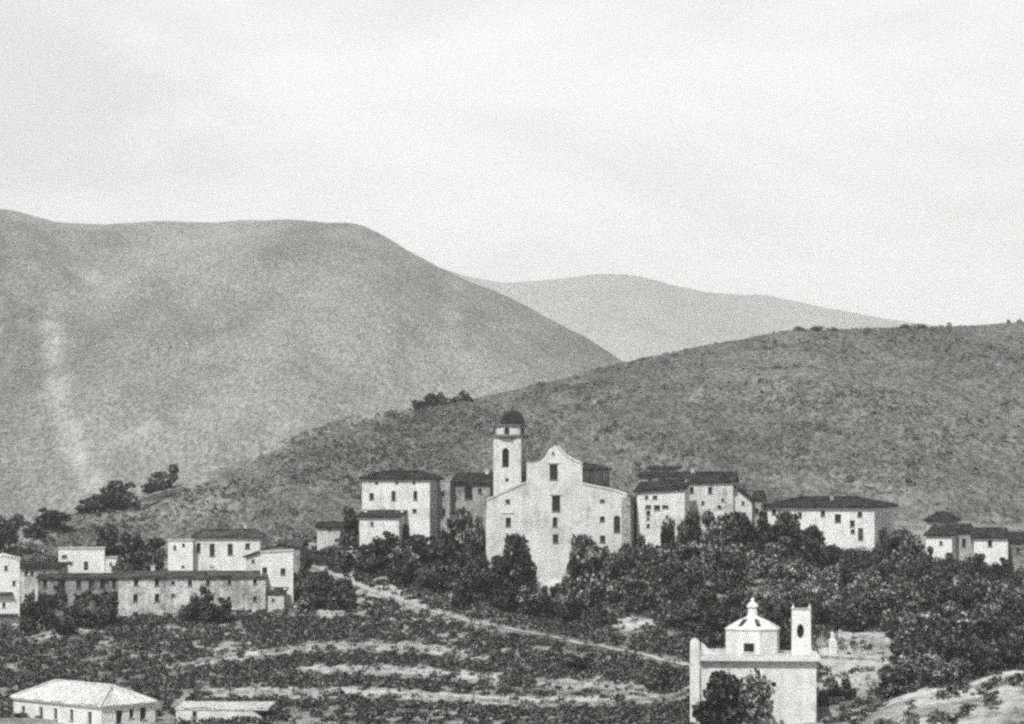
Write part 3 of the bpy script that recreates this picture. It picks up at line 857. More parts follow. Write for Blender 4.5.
house('house', 'white gabled house with a wide triple balcony opening beside the church', 637, 684.7, 491.5, 540, 405, 9, 8, 'plaster', ('shed', 1.5), slope=488.5, wins=[
    (646.5, 497.3, 3.6, 3.2), (655, 497.3, 4.6, 3.4), (648.2, 507, 6, 3.4), (656.9, 507.6, 6, 5), (665.3, 506.8, 6, 3.2), (648.3, 513, 4, 4.6), (648.2, 518.7, 3, 2.6), (648.3, 525.6, 3.2, 3.4), (667, 517, 3, 3.4)])
house('house', 'small upper house with stacked thin dark roofs rising behind the balcony house', 639, 680, 476, 530, 419, 8, 6, 'plaster_worn', ('shed', .6), wins=[(650, 479, 2.4, 2.6), (664, 479, 2.4, 2.6)])
house('house', 'topmost small attic storey with a flat dark roof behind the balcony house', 650, 676, 468.8, 530, 428, 8, 6, 'plaster_worn', ('shed', .45), wins=[(657, 472, 2.4, 2.4), (668, 472, 2.4, 2.4)])
house('house', 'grey weathered stone house with a long dark hipped roof above the trees', 683.5, 733, 482, 536, 415, 8, 9, 'plaster_worn', ('gable', 1.45), wins=[
    (691.7, 490, 4.2, 6.4), (710.2, 490.4, 4, 6.8), (722.8, 499.8, 3, 2.6), (719.5, 507, 3.4, 3.4), (703, 503, 3, 3.4)], chim=[(.15, .5, 1.9)])
house('house', 'stone wing with a dark roof falling steeply from the grey weathered stone house', 733.3, 752, 483, 540, 415.2, 8, 9, 'plaster_worn', ('shed_up', 0), slope=502.5, wins=[(743, 503, 3, 3.4)], over=.35)
house('house', 'low dark-roofed stone shed wedged between the grey stone house and the long white house', 752.5, 761, 500, 540, 416, 12, 6, 'rubble', ('gable', 1.3), wins=[(757, 511, 3.4, 5)], over=.2)
house('house', 'long white two-storey house with a wide dark tiled roof above the grove', 765, 874.5, 506.5, 546, 420, 21, 14, 'plaster', ('hip', 1.4), inset=5, wins=[
    (822.8, 513.4, 4.4, 6), (837.8, 518.3, 6, 8.2), (859.8, 514.6, 4.6, 5), (852.2, 523.6, 4.6, 6.6), (852.6, 531.4, 4, 4), (800, 515, 3.6, 5.6), (774, 512, 4, 6)], doors=[(860.6, 534.6, 5, 13)], chim=[(.55, .35, 1.7)], over=.55)
house('house', 'white cottage with a low dark roof nearest the long white house', 926, 952, 535, 560, 402, 20, 7, 'plaster_clean', ('shed', 1.3), wins=[(941, 543, 3, 4)], swins=[(964, 543, 3, 8)])
house('house', 'round-topped little house with a dark hipped roof behind the white cottage', 927, 954, 521, 560, 416, 15, 6, 'plaster_worn', ('hip', 1.25), wins=[(935, 526, 3, 4)])
house('house', 'grey stone house showing one dark window between the two white cottages', 953, 973.5, 531, 562, 404, 4, 7, 'rubble', ('shed', .9), wins=[(964, 543, 4, 8)])
house('house', 'white cottage with one window at the far end of the village', 974, 1008, 537.6, 567, 400, 6, 7, 'plaster_clean', ('shed', 1.35), wins=[(990, 543.4, 4.4, 6.6)])
house('house', 'plain grey stone hut at the very end of the village row', 1010, 1040, 541, 567, 405, 6, 7, 'rubble_dark', ('gable', 1.1), wins=[(1018, 550, 3.5, 5)])

# ------------------------------------------------------------------ houses of the lower quarter
house('long_house', 'long pale stone row house with two rows of small dark windows', 118.5, 265.5, 577.4, 619, 386, -4, 7, 'row_plaster', ('gable', .6), rmat='roof_mid', wins=[
    (136, 582, 4.4, 8), (157, 582, 4.4, 8), (173, 583, 4, 3.6), (190, 583, 4, 6.4), (229.4, 582, 3.6, 4.8), (255, 581.6, 3.6, 5.6), (135.5, 598, 4.6, 8), (157, 598, 4.6, 8), (173, 595.4, 3.6, 3.2), (255, 599, 4, 5), (229, 599, 3.4, 4.4), (208, 583, 3.4, 5)], chim=[(.22, .6, 1.5), (.63, .55, 1.4)],
    doors=[(135.5, 616.5, 5, 9)], over=.3)
_mh = house('long_house', 'mossy dark stone row house half hidden by creepers beside the pale row house', 38, 118, 577.8, 621, 387, -4, 7, 'rubble_dark', ('gable', .35), rmat='roof_mid', wins=[
    (40.9 + 4, 584, 4, 8), (63, 584.4, 4.6, 9), (78.7, 584.6, 5, 9.4), (91, 584.4, 5, 9), (102.6, 584.2, 5, 10), (114, 584, 3.4, 8), (63, 601, 5, 11.4), (80, 600, 7, 10), (98, 602, 5, 10)], over=.3)
nI = 9000; iu = RNG.uniform(0, _mh[2], nI); iv = RNG.uniform(-1.5, _mh[3] - .3, nI)
im = _vnoise(iu / 1.5, iv / 1.2) * .6 + _vnoise(iu / .5 + 7, iv / .5) * .4 > .42 + .2 * iv / _mh[3]
ip = np.stack([iu, RNG.uniform(-.32, -.06, nI), iv], 1)[im]
iv_, if_ = leaf_quads(ip, np.tile([0., -1., .4], (len(ip), 1)), .13, RNG, 1.0)
link('ivy', np_mesh('ivy', iv_, if_, M['leaf_low']), _mh[0])
_nh = house('house', 'narrow tall white house with two tiled ledges at the edge of the village', -14, 19.6, 560, 633, 379, -11, 8, 'plaster_clean', ('gable_deep', .6), rmat='roof_light', wins=[(6, 568, 3, 5), (14, 583, 3, 5), (4, 605, 3, 5)], over=.05)
for ya, xe in ((593, 13), (614.5, 18)):
    (u1, zz) = _nh[1].L(xe, ya); mb = MB(); facet(mb, (-.1, -.75, zz - .15), (u1, -.75, zz - .15), (u1, -.004, zz + .12), (-.1, -.004, zz + .12), .02, .4, .1, 2); mb.build('ledge_roof', M['roof'], _nh[0])
house('house', 'low grey house with a thin dark roof beside the tall narrow house', 21, 58, 568, 622, 393, 5, 6, 'plaster_worn', ('shed', .7), wins=[(26, 573.4, 3.4, 4), (32, 573.4, 3.4, 4), (45, 574, 3, 4)])
house('house', 'square white house with a flat roof above the mossy row house', 58.5, 104.5, 549, 600, 402, -8, 7, 'plaster_clean', ('flat', 0), rmat='trim', wins=[(64.5, 556.5, 5, 2.8), (71, 563, 3, 3)], doors=[(86, 566, 4.4, 9)])
house('house', 'small white flat-roofed lean-to joined to the square white house', 105, 117, 558, 598, 402, -8, 5, 'plaster_clean', ('flat', 0), rmat='trim', wins=[(111, 564, 2.4, 3)])
house('house', 'white house with tall dark windows under a long tiled roof above the row house', 194, 260, 537.2, 598, 404, -2, 8, 'plaster', ('hip', 1.0), inset=1.4, rmat='roof_mid', wins=[
    (195.6 + 3, 547.4, 4, 9.6), (212.2, 550, 5, 12.6), (230.2, 549.4, 5.2, 11.6), (247.6, 546, 4.8, 5.4)], chim=[(.75, .6, 1.9)])
house('house', 'small square white house with two tiny windows beside the tall-windowed house', 168, 193, 541, 598, 402, -5, 7, 'plaster_clean', ('flat', 0), rmat='trim', wins=[(174.8, 547.4, 2.6, 4), (183.4, 545, 2.6, 3), (183, 566.5, 3, 2)])
house('house', 'tall bright white corner house at the end of the row house', 260.5, 293.2, 553, 611, 389, -5, 7, 'plaster_clean', ('flat', 0), rmat='trim', slope=551, wins=[(264.7, 570.6, 5, 6.6), (283, 571.6, 5, 6.6), (272.8, 599, 3.4, 3.6)])
house('house', 'small house with a slanting dark roof tucked behind the bright corner house', 246, 276, 557, 600, 398, 6, 6, 'plaster', ('shed_up', 0), slope=545, wins=[(253, 561, 3, 3)])
house('shed', 'lean-to with a dark tiled roof against the bright corner house', 268, 284, 594, 612, 386.5, 8, 2.2, 'plaster_worn', ('shed', .9), cat='shed', wins=[(273, 600, 3, 3)], over=.15)
house('house', 'low stone hut with a dark roof behind the bright corner house', 278, 300, 546, 590, 410, 6, 5, 'rubble', ('gable', .8), rmat='roof_mid', wins=[(286, 550, 3, 3)])
house('house', 'small roofed hut on the slope between the corner house and the tall house', 317, 340, 527, 541, 424, 8, 5, 'plaster_worn', ('gable', .6), wins=[(330, 529, 3, 3)])

# house at the bottom with the pale hipped roof, low building beside it
house('house', 'white house with a pale hipped roof standing alone at the foot of the terraces', 13.5, 101.3, 697.6, 752, 310, 45, 7.6, 'plaster_clean', ('hip', 1.9), rmat='roof_light', inset=3.4, over=.25, wins=[
    (23.2, 711.4, 4.4, 11), (40.8, 712.7, 4.4, 11.5), (55.4, 714, 4.4, 11), (71.4, 715.2, 4.4, 11), (89.6, 717.8, 4.6, 12)], swins=[(119.5, 717, 5.6, 13), (131.8, 713.6, 4, 9), (143.4, 713.4, 5.6, 12)])
house('low_building', 'long low white outbuilding with one small window beside the pale-roofed house', 176, 268, 708.5, 745, 304, 4, 5, 'plaster', ('shed', .35), rmat='roof_light', slope=709.5, wins=[(194.5, 714.4, 4.4, 6)], over=.1, right_cut=(250, 722), cat='outbuilding')

# ------------------------------------------------------------------ chapel in the foreground
fr = Frame(701, 738, 300, 4); L = fr.L; s = 300 / F
chapel = tag(empty('chapel', fr.O, -fr.a), 'white chapel with an octagonal cupola and small bell gable', 'chapel')
W = L(816.3, 700)[0]; D = 9.5; zc = L(760, 662.3)[1]; zt = L(760, 656.5)[1]
mb = MB()
mb.box(0, W, 0, D, -3, zc); mb.build('wall', M['plaster'], chapel)
mb = MB(); mb.box(-.1, W + .1, -.1, D + .1, zc + .003, zc + .18); mb.box(-.1, W + .45, -.7, D + .45, zc + .182, zt); mb.build('cornice', M['plaster'], chapel)
mb = MB(); mb.box(.5, W - .1, .35, D - .2, zt + .004, zt + .1)
mb.slab([(.4, zt + .1), (W * .62, zt + .1), (W * .62, zt + .55), (.4, zt + .25)], [], .5, lambda u, v, d: (u, D - .8 + d, v)); mb.build('roof', M['plaster_worn'], chapel)
# corner pier of the entrance front with its rounded top, and the front wall seen on edge
zp = L(695, 638.3)[1]; px0 = L(690, 700)[0]; px1 = L(699.6, 700)[0]
mb = MB()
r = (px1 - px0) / 2; cx = (px0 + px1) / 2
mb.slab([(px0, -3), (px1, -3), (px1, zp - .55)] + [(cx + r * math.cos(a), zp - .55 + .55 * math.sin(a)) for a in np.linspace(.25, math.pi - .25, 7)] + [(px0, zp - .55)], [], 1.1, lambda u, v, d: (u, d - .6, v))
mb.build('corner_pier', M['plaster'], chapel)
mb = MB(); mb.slab([(.502, -3), (D - .1, -3), (D - .1, zt + .2), (D * .75, zt + .5), (D / 2, zt + 1.25), (D * .25, zt + .5), (.502, zt + 1.0)], [], px1 - px0 - .25, lambda u, v, d: (px1 - .1 - d, u, v)); mb.build('front_wall', M['plaster'], chapel)
mb = MB(); mb.slab([(.02, zt + .105), (2.6, zt + .105), (1.2, zt + .5), (.02, zp - .5)], [], .5, lambda u, v, d: (u, .9 + d, v)); mb.build('volute', M['plaster'], chapel)
# cupola
ccx = L(752.6, 650, 4.6)[0]; ccy = 4.6; R = 3.2; z0 = zt + .002; ze = L(752, 630.8, 1.7)[1]; za = L(752, 616.4, 4.6)[1]
rot = RAD(22.5 - 9)
mb = MB(); mb.lathe(ccx, ccy, [(R, z0), (R, ze)], 8, rot); drum = mb.build('drum', M['plaster_clean'], chapel)
mb = MB(); mb.lathe(ccx, ccy, [(R * 1.03, ze + .002), (R * 1.04, ze + .14), (R * .86, ze + (za - ze) * .34), (R * .58, ze + (za - ze) * .68), (R * .22, za)], 8, rot); cup = mb.build('cupola_roof', M['plaster'], chapel)
def octp(k, r, z): a = rot + 2 * math.pi * k / 8; return Vector((ccx + r * math.cos(a), ccy + r * math.sin(a), z))
ks = sorted(range(8), key=lambda k: octp(k, R, 0).y)[:2]
for k in ks:
    mb = MB(); p = [octp(k, R * .88, ze + (za - ze) * .34), octp(k, R * .6, ze + (za - ze) * .68 + .02), octp(k, R * .36, za - .32)]
    mb.tube(p, [.26, .26, .12], 5); mb.build('rib', M['roof_mid'], chapel)
# window in the drum's front face
am = rot + 2 * math.pi * (min(ks) + .5) / 8
fa = min(((rot + 2 * math.pi * (k + .5) / 8) % (2 * math.pi) for k in range(8)), key=lambda a: abs(a - 1.5 * math.pi))
ap = R * math.cos(math.pi / 8); ex = Vector((-math.sin(fa), math.cos(fa), 0)); en = Vector((math.cos(fa), math.sin(fa), 0))
wz = L(752, 647.6, 1.7)[1]
mb = MB()
for (u0, u1, v0, v1, d0, d1) in ((-.62, .62, -.5, .5, .02, .05),):
    c = [Vector((ccx, ccy, wz)) + ex * u + en * (ap + d) + Vector((0, 0, v)) for u in (u0, u1) for v in (v0, v1) for d in (d0 - .05, d1 - .03)]
    mb.add(c, [(0,1,3,2),(4,6,7,5),(0,4,5,1),(2,3,7,6),(0,2,6,4),(1,5,7,3)])
wn = mb.build('window', M['pane'], chapel)
mb = MB()
for (u0, u1, v0, v1) in ((-.74, -.6, -.6, .6), (.6, .74, -.6, .6), (-.598, .598, .48, .6), (-.598, .598, -.6, -.48)):
    c = [Vector((ccx, ccy, wz)) + ex * u + en * (ap + d) + Vector((0, 0, v)) for u in (u0, u1) for v in (v0, v1) for d in (-.03, .1)]
    mb.add(c, [(0,1,3,2),(4,6,7,5),(0,4,5,1),(2,3,7,6),(0,2,6,4),(1,5,7,3)])
mb.build('frame', M['plaster'], wn)
zl = L(752, 598.3, 4.6)[1]; hl = zl - za
mb = MB(); mb.lathe(ccx, ccy, [(.66, za - .1), (.62, za + .12), (.56, za + .15), (.54, za + hl * .5), (.7, za + hl * .52), (.68, za + hl * .6), (.42, za + hl * .75), (.2, za + hl * .82), (.24, za + hl * .9), (.16, za + hl * .98), (.02, za + hl * 1.05)], 10)
mb.build('lantern', M['plaster_clean'], chapel)
# bell gable
yo = 2.2; (b0, zb), (b1, _) = L(791.6, 649, yo), L(811.4, 649, yo); zk = L(801, 609.5, yo)[1]; bw = b1 - b0
oc = L(800.5, 631.2, yo)
mb = MB(); mb.slab([(b0, zt + .003), (b1 + .1, zt + .003), (b1 - .04, zb + .5), (b1 - .08, zk), (b0 + .04, zk), (b0 + .02, zb + .5)], [hole(oc[0], oc[1], 7.4 * s, 14.5 * s, 'oval')], 1.3, lambda u, v, d: (u, yo + d, v))
bg = mb.build('bell_gable', M['plaster_clean'], chapel)
mb = MB(); mb.slab(hole(oc[0], oc[1], 7.4 * s * .97, 14.5 * s * .97, 'oval'), [], .05, lambda u, v, d: (u, yo + .6 + d, v)); mb.build('opening', M['pane'], bg)  # dark sheet across the oval hole, standing in for shade within
mb = MB(); mb.box(b0 - .06, b1 + .02, yo - .08, yo + 1.38, zk + .003, zk + .13)
mb.build('cornice', M['trim'], bg)
for xx in (b0 + .18, b1 - .2):
    mb = MB(); mb.lathe(xx, yo + .25, [(.17, zk + .132), (.15, zk + .3), (.07, zk + .42), (.03, zk + .72)], 8); mb.build('pinnacle', M['plaster'], bg)
mb = MB(); mb.box(b1 + .12, W + .2, yo + .2, yo + .7, zt + .004, zt + .45); mb.build('parapet', M['plaster'], chapel)
g = G(832.5, 652)
gp = tag(empty('gate_pier', (g.x, g.y, float(Hq(g.x, g.y)))), 'short white masonry pier with a pointed top beside the bell gable', 'pier')
mb = MB(); hz = pt(832.5, 632, g.y).z - gp.location.z; hb = pt(832.5, 651, 305).z - gp.location.z
mb.box(-.52, .52, -.45, .45, -1.5, hz - 1.2); mb.build('shaft', M['plaster'], gp)
mb = MB(); mb.lathe(0, 0, [(.55, hz - 1.198), (.5, hz - .95), (.3, hz - .8), (.26, hz - .3), (.1, hz)], 8); mb.build('cap', M['plaster'], gp)

# ------------------------------------------------------------------ dry-stone walls
W_ = stone_wall
W_([(266, 653), (300, 649), (348, 646), (404, 648), (454, 652)], .55, 'longest pale dry-stone terrace wall across the field')
W_([(167, 671), (208, 661), (237, 655)], .5, 'short rising pale terrace wall above the pale-roofed house')
W_([(296, 671), (355, 669), (395, 670), (441, 674)], .38, 'thin terrace wall just beneath the longest terrace wall')
W_([(202, 694), (250, 693), (296, 693), (340, 694)], .5, 'crumbling low terrace wall above the low white outbuilding')
W_([(370, 696), (414, 696), (470, 700), (518, 704)], .45, 'broken lowest terrace wall in the middle of the field')
W_([(538, 683), (582, 686)], .5, 'short pale wall in the field below the path bend')
W_([(592, 684), (643, 691)], .4, 'short pale wall in the field near the chapel pier, nearer the path')
W_([(625, 701), (673, 700), (686, 694)], .5, 'short pale wall ending at the chapel pier')
W_([(635, 601), (666, 600)], .4, 'small pale wall among the trees below the balcony house')
W_([(839, 634), (865, 638), (891, 642)], .55, 'pale leaning wall behind the bell gable', mat='plaster_worn')
W_([(20, 641), (70, 631), (118, 634)], .4, 'low wall below the mossy row house')
W_([(526, 588), (556, 588.5), (581, 588)], 1.5, 'bright forecourt wall at the foot of the church front', mat='plaster_clean', rough=.05)
W_([(818, 658), (850, 659), (884, 661)], .4, 'low boundary wall running on from the chapel')
W_([(140, 499), (160, 493), (184, 487.5)], .35, 'low stone wall running along the bare ridge by the trees', Yfix=(548, 566), th=.8)
W_([(815, 652), (829, 652)], .6, 'stub of white wall joining the masonry pier', mat='plaster_worn')
W_([(297, 548), (320, 547), (344, 550)], .8, 'tumbled stone wall on the bank behind the bright corner house')
W_([(300, 612), (345, 614)], .5, 'low pale wall beside the bright corner house')

# ------------------------------------------------------------------ trees one can point to
P = plant_px
# on the ridge
P(165, 492, 27, 30, 'round tree on the ridge at the end of the low stone wall', Y=566)
P(152, 496, 13, 26, 'low spreading tree on the ridge between the two rounder trees', Y=560)
P(119, 513, 32, 34, 'biggest dark tree on the ridge beside the low stone wall', Y=548)
P(84, 515, 10, 20, 'lowest small tree in the row on the bare ridge', Y=540)
P(98, 512, 18, 28, 'small tree at the lower edge of the ridge trees', Y=543)
P(50, 533, 24, 42, 'wide tree on the bare shoulder above the square white house', Y=524)
P(32, 538, 16, 26, 'small tree beside the wide tree on the bare shoulder', Y=516)
P(9, 548, 32, 28, 'dark tree on the shoulder above the narrow tall house', Y=502)
P(-8, 552, 26, 30, 'dark tree cut by the picture edge above the narrow tall house', Y=500)
for x, y, h, w, lb in ((418, 409, 9, 13, 'smallest tree of the clump on the ridge line behind the tall house'), (431, 408.5, 15, 17, 'tallest tree of the clump on the ridge line behind the tall house'),
                       (444, 407, 15, 18, 'broad tree of the clump on the ridge line behind the tall house'), (455, 405, 9, 13, 'low bush-like tree joining the ridge clump to the lone tree'), (466, 403.5, 13, 15, 'lone round tree on the ridge line near the bell tower')):
    P(x, y, h, w, lb, Y=interp_line(RIDGE, x, 2) - 4)
for x, y, h, w, lb in ((800, 331, 5, 13, 'tiny bush first on the ridge crest above the long white house'), (816, 330, 4.5, 18, 'tiny spreading bush on the ridge crest beside a smaller one'), (831, 330.5, 4, 12, 'tiny last bush in the row on the ridge crest'),
                       (905, 328.5, 5, 11, 'tiny round bush of the pair on the ridge crest'), (918, 328, 4.5, 16, 'tiny wide bush of the pair on the ridge crest')):
    P(x, y, h, w, lb, Y=interp_line(RIDGE, x, 2) - 3, proto='bush', cat='bush')
# lower quarter
for x, y, h, w, lb in (
    (108, 560, 34, 26, 'dark tree behind the square white house'), (131, 566, 32, 34, 'broad tree between the square white house and the small square house'), (153, 570, 32, 28, 'tree beside the small square house'),
    (123, 574, 18, 20, 'low tree beside the white flat-roofed lean-to'), (145, 574, 12, 30, 'low dark shrub-like tree above the row house roof')):
    P(x, y, h, w, lb, Y=412 if y < 572 else 399)
for x, y, h, w, lb in (
    (199, 621, 33, 31, 'tall bushy tree before the pale row house'), (218, 623, 25, 29, 'lower bushy tree before the pale row house'), (107, 626, 30, 24, 'tree climbing the mossy row house at its pale end'), (84, 628, 18, 26, 'bushy tree before the mossy row house windows'),
    (47, 630, 34, 20, 'tree before the mossy row house near the narrow tall house'), (30, 634, 42, 18, 'slim dark tree between the narrow tall house and the row house'), (62, 634, 16, 22, 'small tree below the mossy row house'), (133, 627, 9, 16, 'small round shrub-like tree at the row house door'),
    (306, 607, 40, 22, 'dark tree against the bright corner house'), (322, 604, 34, 24, 'dark tree beside the one against the corner house'), (338, 610, 26, 22, 'dark tree at the foot of the path'), (312, 612, 18, 30, 'low dark tree before the corner house trees')):
    P(x, y, h, w, lb)
# around the tall house and church
for x, y, h, w, lb in (
    (353, 545, 24, 20, 'tree before the corner of the white annexe'), (405, 546, 22, 13, 'narrow tree between the annexe and the tall house'), (383, 556, 24, 34, 'tree below the white annexe'), (420, 560, 26, 32, 'tree below the tall house'),
    (446, 565, 44, 22, 'tree before the ruined grey wall block'), (466, 560, 50, 28, 'big dark tree before the arched house'), (479, 570, 44, 22, 'dark tree leaning on the church corner'), (455, 578, 26, 24, 'tree below the ruined wall block'),
    (499, 592, 36, 27, 'tree before the church front under the window'), (518, 592, 57, 30, 'taller tree before the church front beside the bare middle'), (530, 594, 26, 15, 'small tree at the edge of the forecourt wall'),
    (585, 602, 66, 32, 'tree before the church front on the balcony house side'), (600, 604, 58, 34, 'second tree before the church front, nearer the aisle corner'), (612, 600, 50, 26, 'tree before the church aisle corner'), (571, 600, 32, 17, 'small tree beside the forecourt wall end'),
    (628, 592, 48, 20, 'tree under the church buttress'), (643, 572, 36, 22, 'tree below the balcony house corner'), (668, 560, 40, 15, 'pointed tree before the balcony house wall'), (690, 552, 40, 22, 'dark tree before the grey stone house corner'),
    (711, 545, 34, 18, 'tree before the middle of the grey stone house'), (737, 552, 40, 34, 'big round tree before the grey stone house'), (765, 556, 44, 28, 'tree before the low stone shed'), (789, 560, 48, 30, 'big tree covering the corner of the long white house'),
    (812, 562, 36, 26, 'tree before the front of the long white house'), (905, 566, 36, 26, 'tree between the long white house and the white cottage'), (889, 560, 30, 20, 'tree beside the shaded end of the long white house'), (915, 563, 20, 20, 'small tree beside the white cottage')):
    P(x, y, h, w, lb)
P(349, 541, 34, 18, 'tree between the small slope hut and the white annexe', Y=409)
for x, y, h, w, lb in ((815, 557, 16, 26, 'low bush under the long white house beside the big corner tree'), (838, 559, 14, 30, 'low bush under the middle of the long white house'), (862, 560, 14, 30, 'low bush under the door of the long white house'), (882, 557, 16, 18, 'bush at the shaded corner of the long white house'),
                       (936, 571, 15, 24, 'bush before the white cottage with the lone front window'), (960, 573, 17, 26, 'bush before the grey house between the cottages'), (986, 573, 12, 24, 'bush before the cottage at the far end'), (1012, 577, 14, 26, 'bush before the plain grey stone hut'),
                       (300, 556, 10, 20, 'bush by the tumbled stone wall on the bank'), (328, 556, 10, 18, 'bush below the tumbled stone wall'), (318, 543, 8, 14, 'small bush under the slope hut'), (343, 548, 12, 16, 'bush at the end of the tumbled stone wall')):
    P(x, y, h, w, lb, proto='bush', cat='bush')
for x, y, h, w, lb in ((830, 562, 18, 24, 'tree before the long white house under its largest window'), (852, 563, 15, 24, 'low tree before the door of the long white house'), (925, 570, 24, 18, 'tree against the near corner of the white cottage'), (948, 575, 22, 22, 'tree before the shaded gap between the cottages'), (977, 577, 24, 18, 'tree against the near corner of the cottage at the far end'), (1000, 580, 22, 24, 'tree at the far corner of the cottage at the far end')):
    P(x, y, h, w, lb)
for x, y, h, w, lb in ((352, 566, 20, 26, 'dark tree above the upper end of the path'), (376, 572, 18, 30, 'dark tree above the path beneath the white annexe'), (436, 592, 30, 28, 'dark tree above the path under the ruined wall block'), (470, 600, 34, 32, 'large dark tree between the path and the church corner'),
                       (540, 618, 22, 30, 'dark tree on the slope straight below the forecourt wall'), (508, 612, 24, 30, 'dark tree between the forecourt wall and the path'), (572, 622, 24, 28, 'dark tree beside the path below the church aisle'), (640, 612, 32, 30, 'dark tree just above the bare oval clearing'), (600, 626, 22, 24, 'dark tree at the edge of the bare oval clearing')):
    P(x, y, h, w, lb)
# near the chapel
for x, y, h, w, lb in ((722, 738, 64, 52, 'large tree covering the chapel wall near the corner pier'), (752, 740, 64, 44, 'large paler tree covering the middle of the chapel wall'), (710, 742, 40, 26, 'lower tree at the foot of the corner pier')):
    p = G(x, 730); p.y = 294; p.x = (x - CX) / F * 294; p.z = float(Hq(p.x, 294)); P_ = 294 / F
    top = (HY - (y - h)) / F * 294
    plant(p, top - p.z, w * P_, lb, proto='silver' if x == 752 else 'tree', name='tree')
for x, y, h, w, lb in ((829, 704, 27, 20, 'dark tree behind the end wall of the chapel'), (842, 700, 22, 26, 'low dark tree beside the chapel end wall'), (893, 698, 34, 34, 'dark tree above the pale bank'), (660, 690, 22, 26, 'dark round tree in the field before the corner pier'), (580, 672, 16, 24, 'dark round tree under the path bend')):
    P(x, y, h, w, lb)

# ------------------------------------------------------------------ the grove below the village: each tree its own object
TOPLINE = [(300, 556), (340, 548), (362, 540), (400, 540), (430, 540), (450, 532), (486, 552), (492, 575), (530, 585), (585, 580), (600, 560), (625, 552), (636, 545), (660, 545), (672, 528), (684, 522), (700, 524), (715, 520), (745, 516), (755, 512), (775, 510), (800, 526), (815, 540), (830, 550), (868, 552),
           (880, 548), (900, 550), (925, 558), (955, 564), (985, 570), (1010, 572), (1040, 566)]
ZONES = [
 (lambda x, Y: x < 490, 'bushy tree on the slope below the tall white house', 'trees below the tall white house'),
 (lambda x, Y: x < 640, 'bushy tree on the slope below the church', 'trees below the church'),
 (lambda x, Y: x < 760 and Y > 352, 'dark bushy tree in the grove below the balcony house and the grey stone house', 'grove trees below the grey stone house'),
 (lambda x, Y: x < 760, 'dark tree behind the chapel cupola', 'trees behind the chapel'),
 (lambda x, Y: x < 900 and Y > 352, 'dark bushy tree in the grove below the long white house', 'grove trees below the long white house'),
 (lambda x, Y: x < 900, 'dark tree on the slope behind the bell gable', 'trees behind the bell gable'),
 (lambda x, Y: Y > 352, 'dark tree in the grove below the white cottages', 'grove trees below the white cottages'),
 (lambda x, Y: True, 'dark tree between the pale bank and the grove', 'trees behind the pale bank'),
]
rg = random.Random(5)
placed = []
tries = 0
while len(placed) < 240 and tries < 9000:
    tries += 1
    px = rg.uniform(575, 1045) if rg.random() < .78 else rg.uniform(300, 575)
    Y = rg.uniform(316, 402)
    x = (px - CX) / F * Y; z = float(Hq(x, Y)); py = HY - z / Y * F
    h = rg.uniform(2.4, 4.6); w = h * rg.uniform(.75, 1.15)
    top = HY - (z + h) / Y * F
    if top < np.interp(px, [p[0] for p in TOPLINE], [p[1] for p in TOPLINE]) + 1: continue
    if px < 575 and (py > 618 or py < 552): continue
    if px < 700 and py > 640: continue
    if 575 < px < 640 and py > 625: continue
    if 690 < px < 830 and Y < 326: continue
    if 600 < px < 672 and 612 < py < 634 + 18: continue
    if 835 < px < 895 and 634 < py < 668: continue
    if 812 <= px < 895 and py > 634: continue
    if min(float(seg_dist(px, py, PATH_PX)), float(seg_dist(px, py - 9, PATH_PX)), float(seg_dist(px, py - 18, PATH_PX))) < 8: continue
    if 533 < px < 582 and py < 600: continue
    if any((x - a) ** 2 + ((Y - b) * .55) ** 2 < 2.7 for a, b in placed): continue
    placed.append((x, Y))
    for fn, lb, gr in ZONES:
        if fn(px, Y): break
    pale = float(_vnoise(np.array([x / 13.0 + 7]), np.array([Y / 16.0]))[0]) > .62 or rg.random() < .06
    if pale:
        lb = lb.replace('dark bushy tree', 'pale silvery tree').replace('bushy tree', 'pale silvery tree').replace('dark tree', 'pale silvery tree'); gr = 'pale ' + gr
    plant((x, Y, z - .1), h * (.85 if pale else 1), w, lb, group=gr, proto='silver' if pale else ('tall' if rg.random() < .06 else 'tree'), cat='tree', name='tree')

# ------------------------------------------------------------------ undergrowth, field plants, scrub: nobody could count them
def ground_points(n, pxr, Yr, keep, rng):
    px = rng.uniform(*pxr, n); Y = rng.uniform(*Yr, n)
    x = (px - CX) / F * Y; z = Hq(x, Y); py = HY - z / Y * F
    m = rng.uniform(0, 1, n) < keep(px, py, Y)
    return np.stack([x, Y, z], 1)[m]

def field_density(px, py, Y):
    d = np.full(px.shape, .95); hedge = np.zeros(px.shape, bool)
    for s_ in STRIPS:
        dd = np.minimum.reduce([seg_dist(px, py - o, s_) for o in (-1, 2, 5)])
        d = np.where(dd < .4 + 5.0 * _vnoise(px / 8, py / 6), .1, d)
        below = (seg_dist(px, py - 11, s_) < 3.5) & (dd > 5)
        d = np.where(below, 1.15, d); hedge = hedge | below
    dp = np.minimum.reduce([seg_dist(px, py - o, PATH_PX) for o in (-1, 2)])
    d = np.where(dp < 3, .07, d)
    n = _vnoise(px / 15, py / 4.0) * .45 + _vnoise(px / 4.5 + 9, py / 2.2) * .55
    thr = np.where(py > 688, .55, np.where(py > 655, .47, np.where(py > 642, .46, .4)))
    thr = thr + (_vnoise(px / 60 + 4, py / 14 + 2) - .5) * .16
    d = d * np.clip((n - thr + .05 + .2 * hedge) * 10, 0.02, 1)
    d = np.where(np.hypot((px - 634) / 24, (py - 626) / 9) < 1, .03, d)
    d = np.where((px > 526) & (px < 584) & (py > 584) & (py < 598), 0, d)
    d = np.where((py < 617) & (px < 300), d * .3, d)
    d = np.where((px < 175) & (Y < 306), 0, d)
    return d
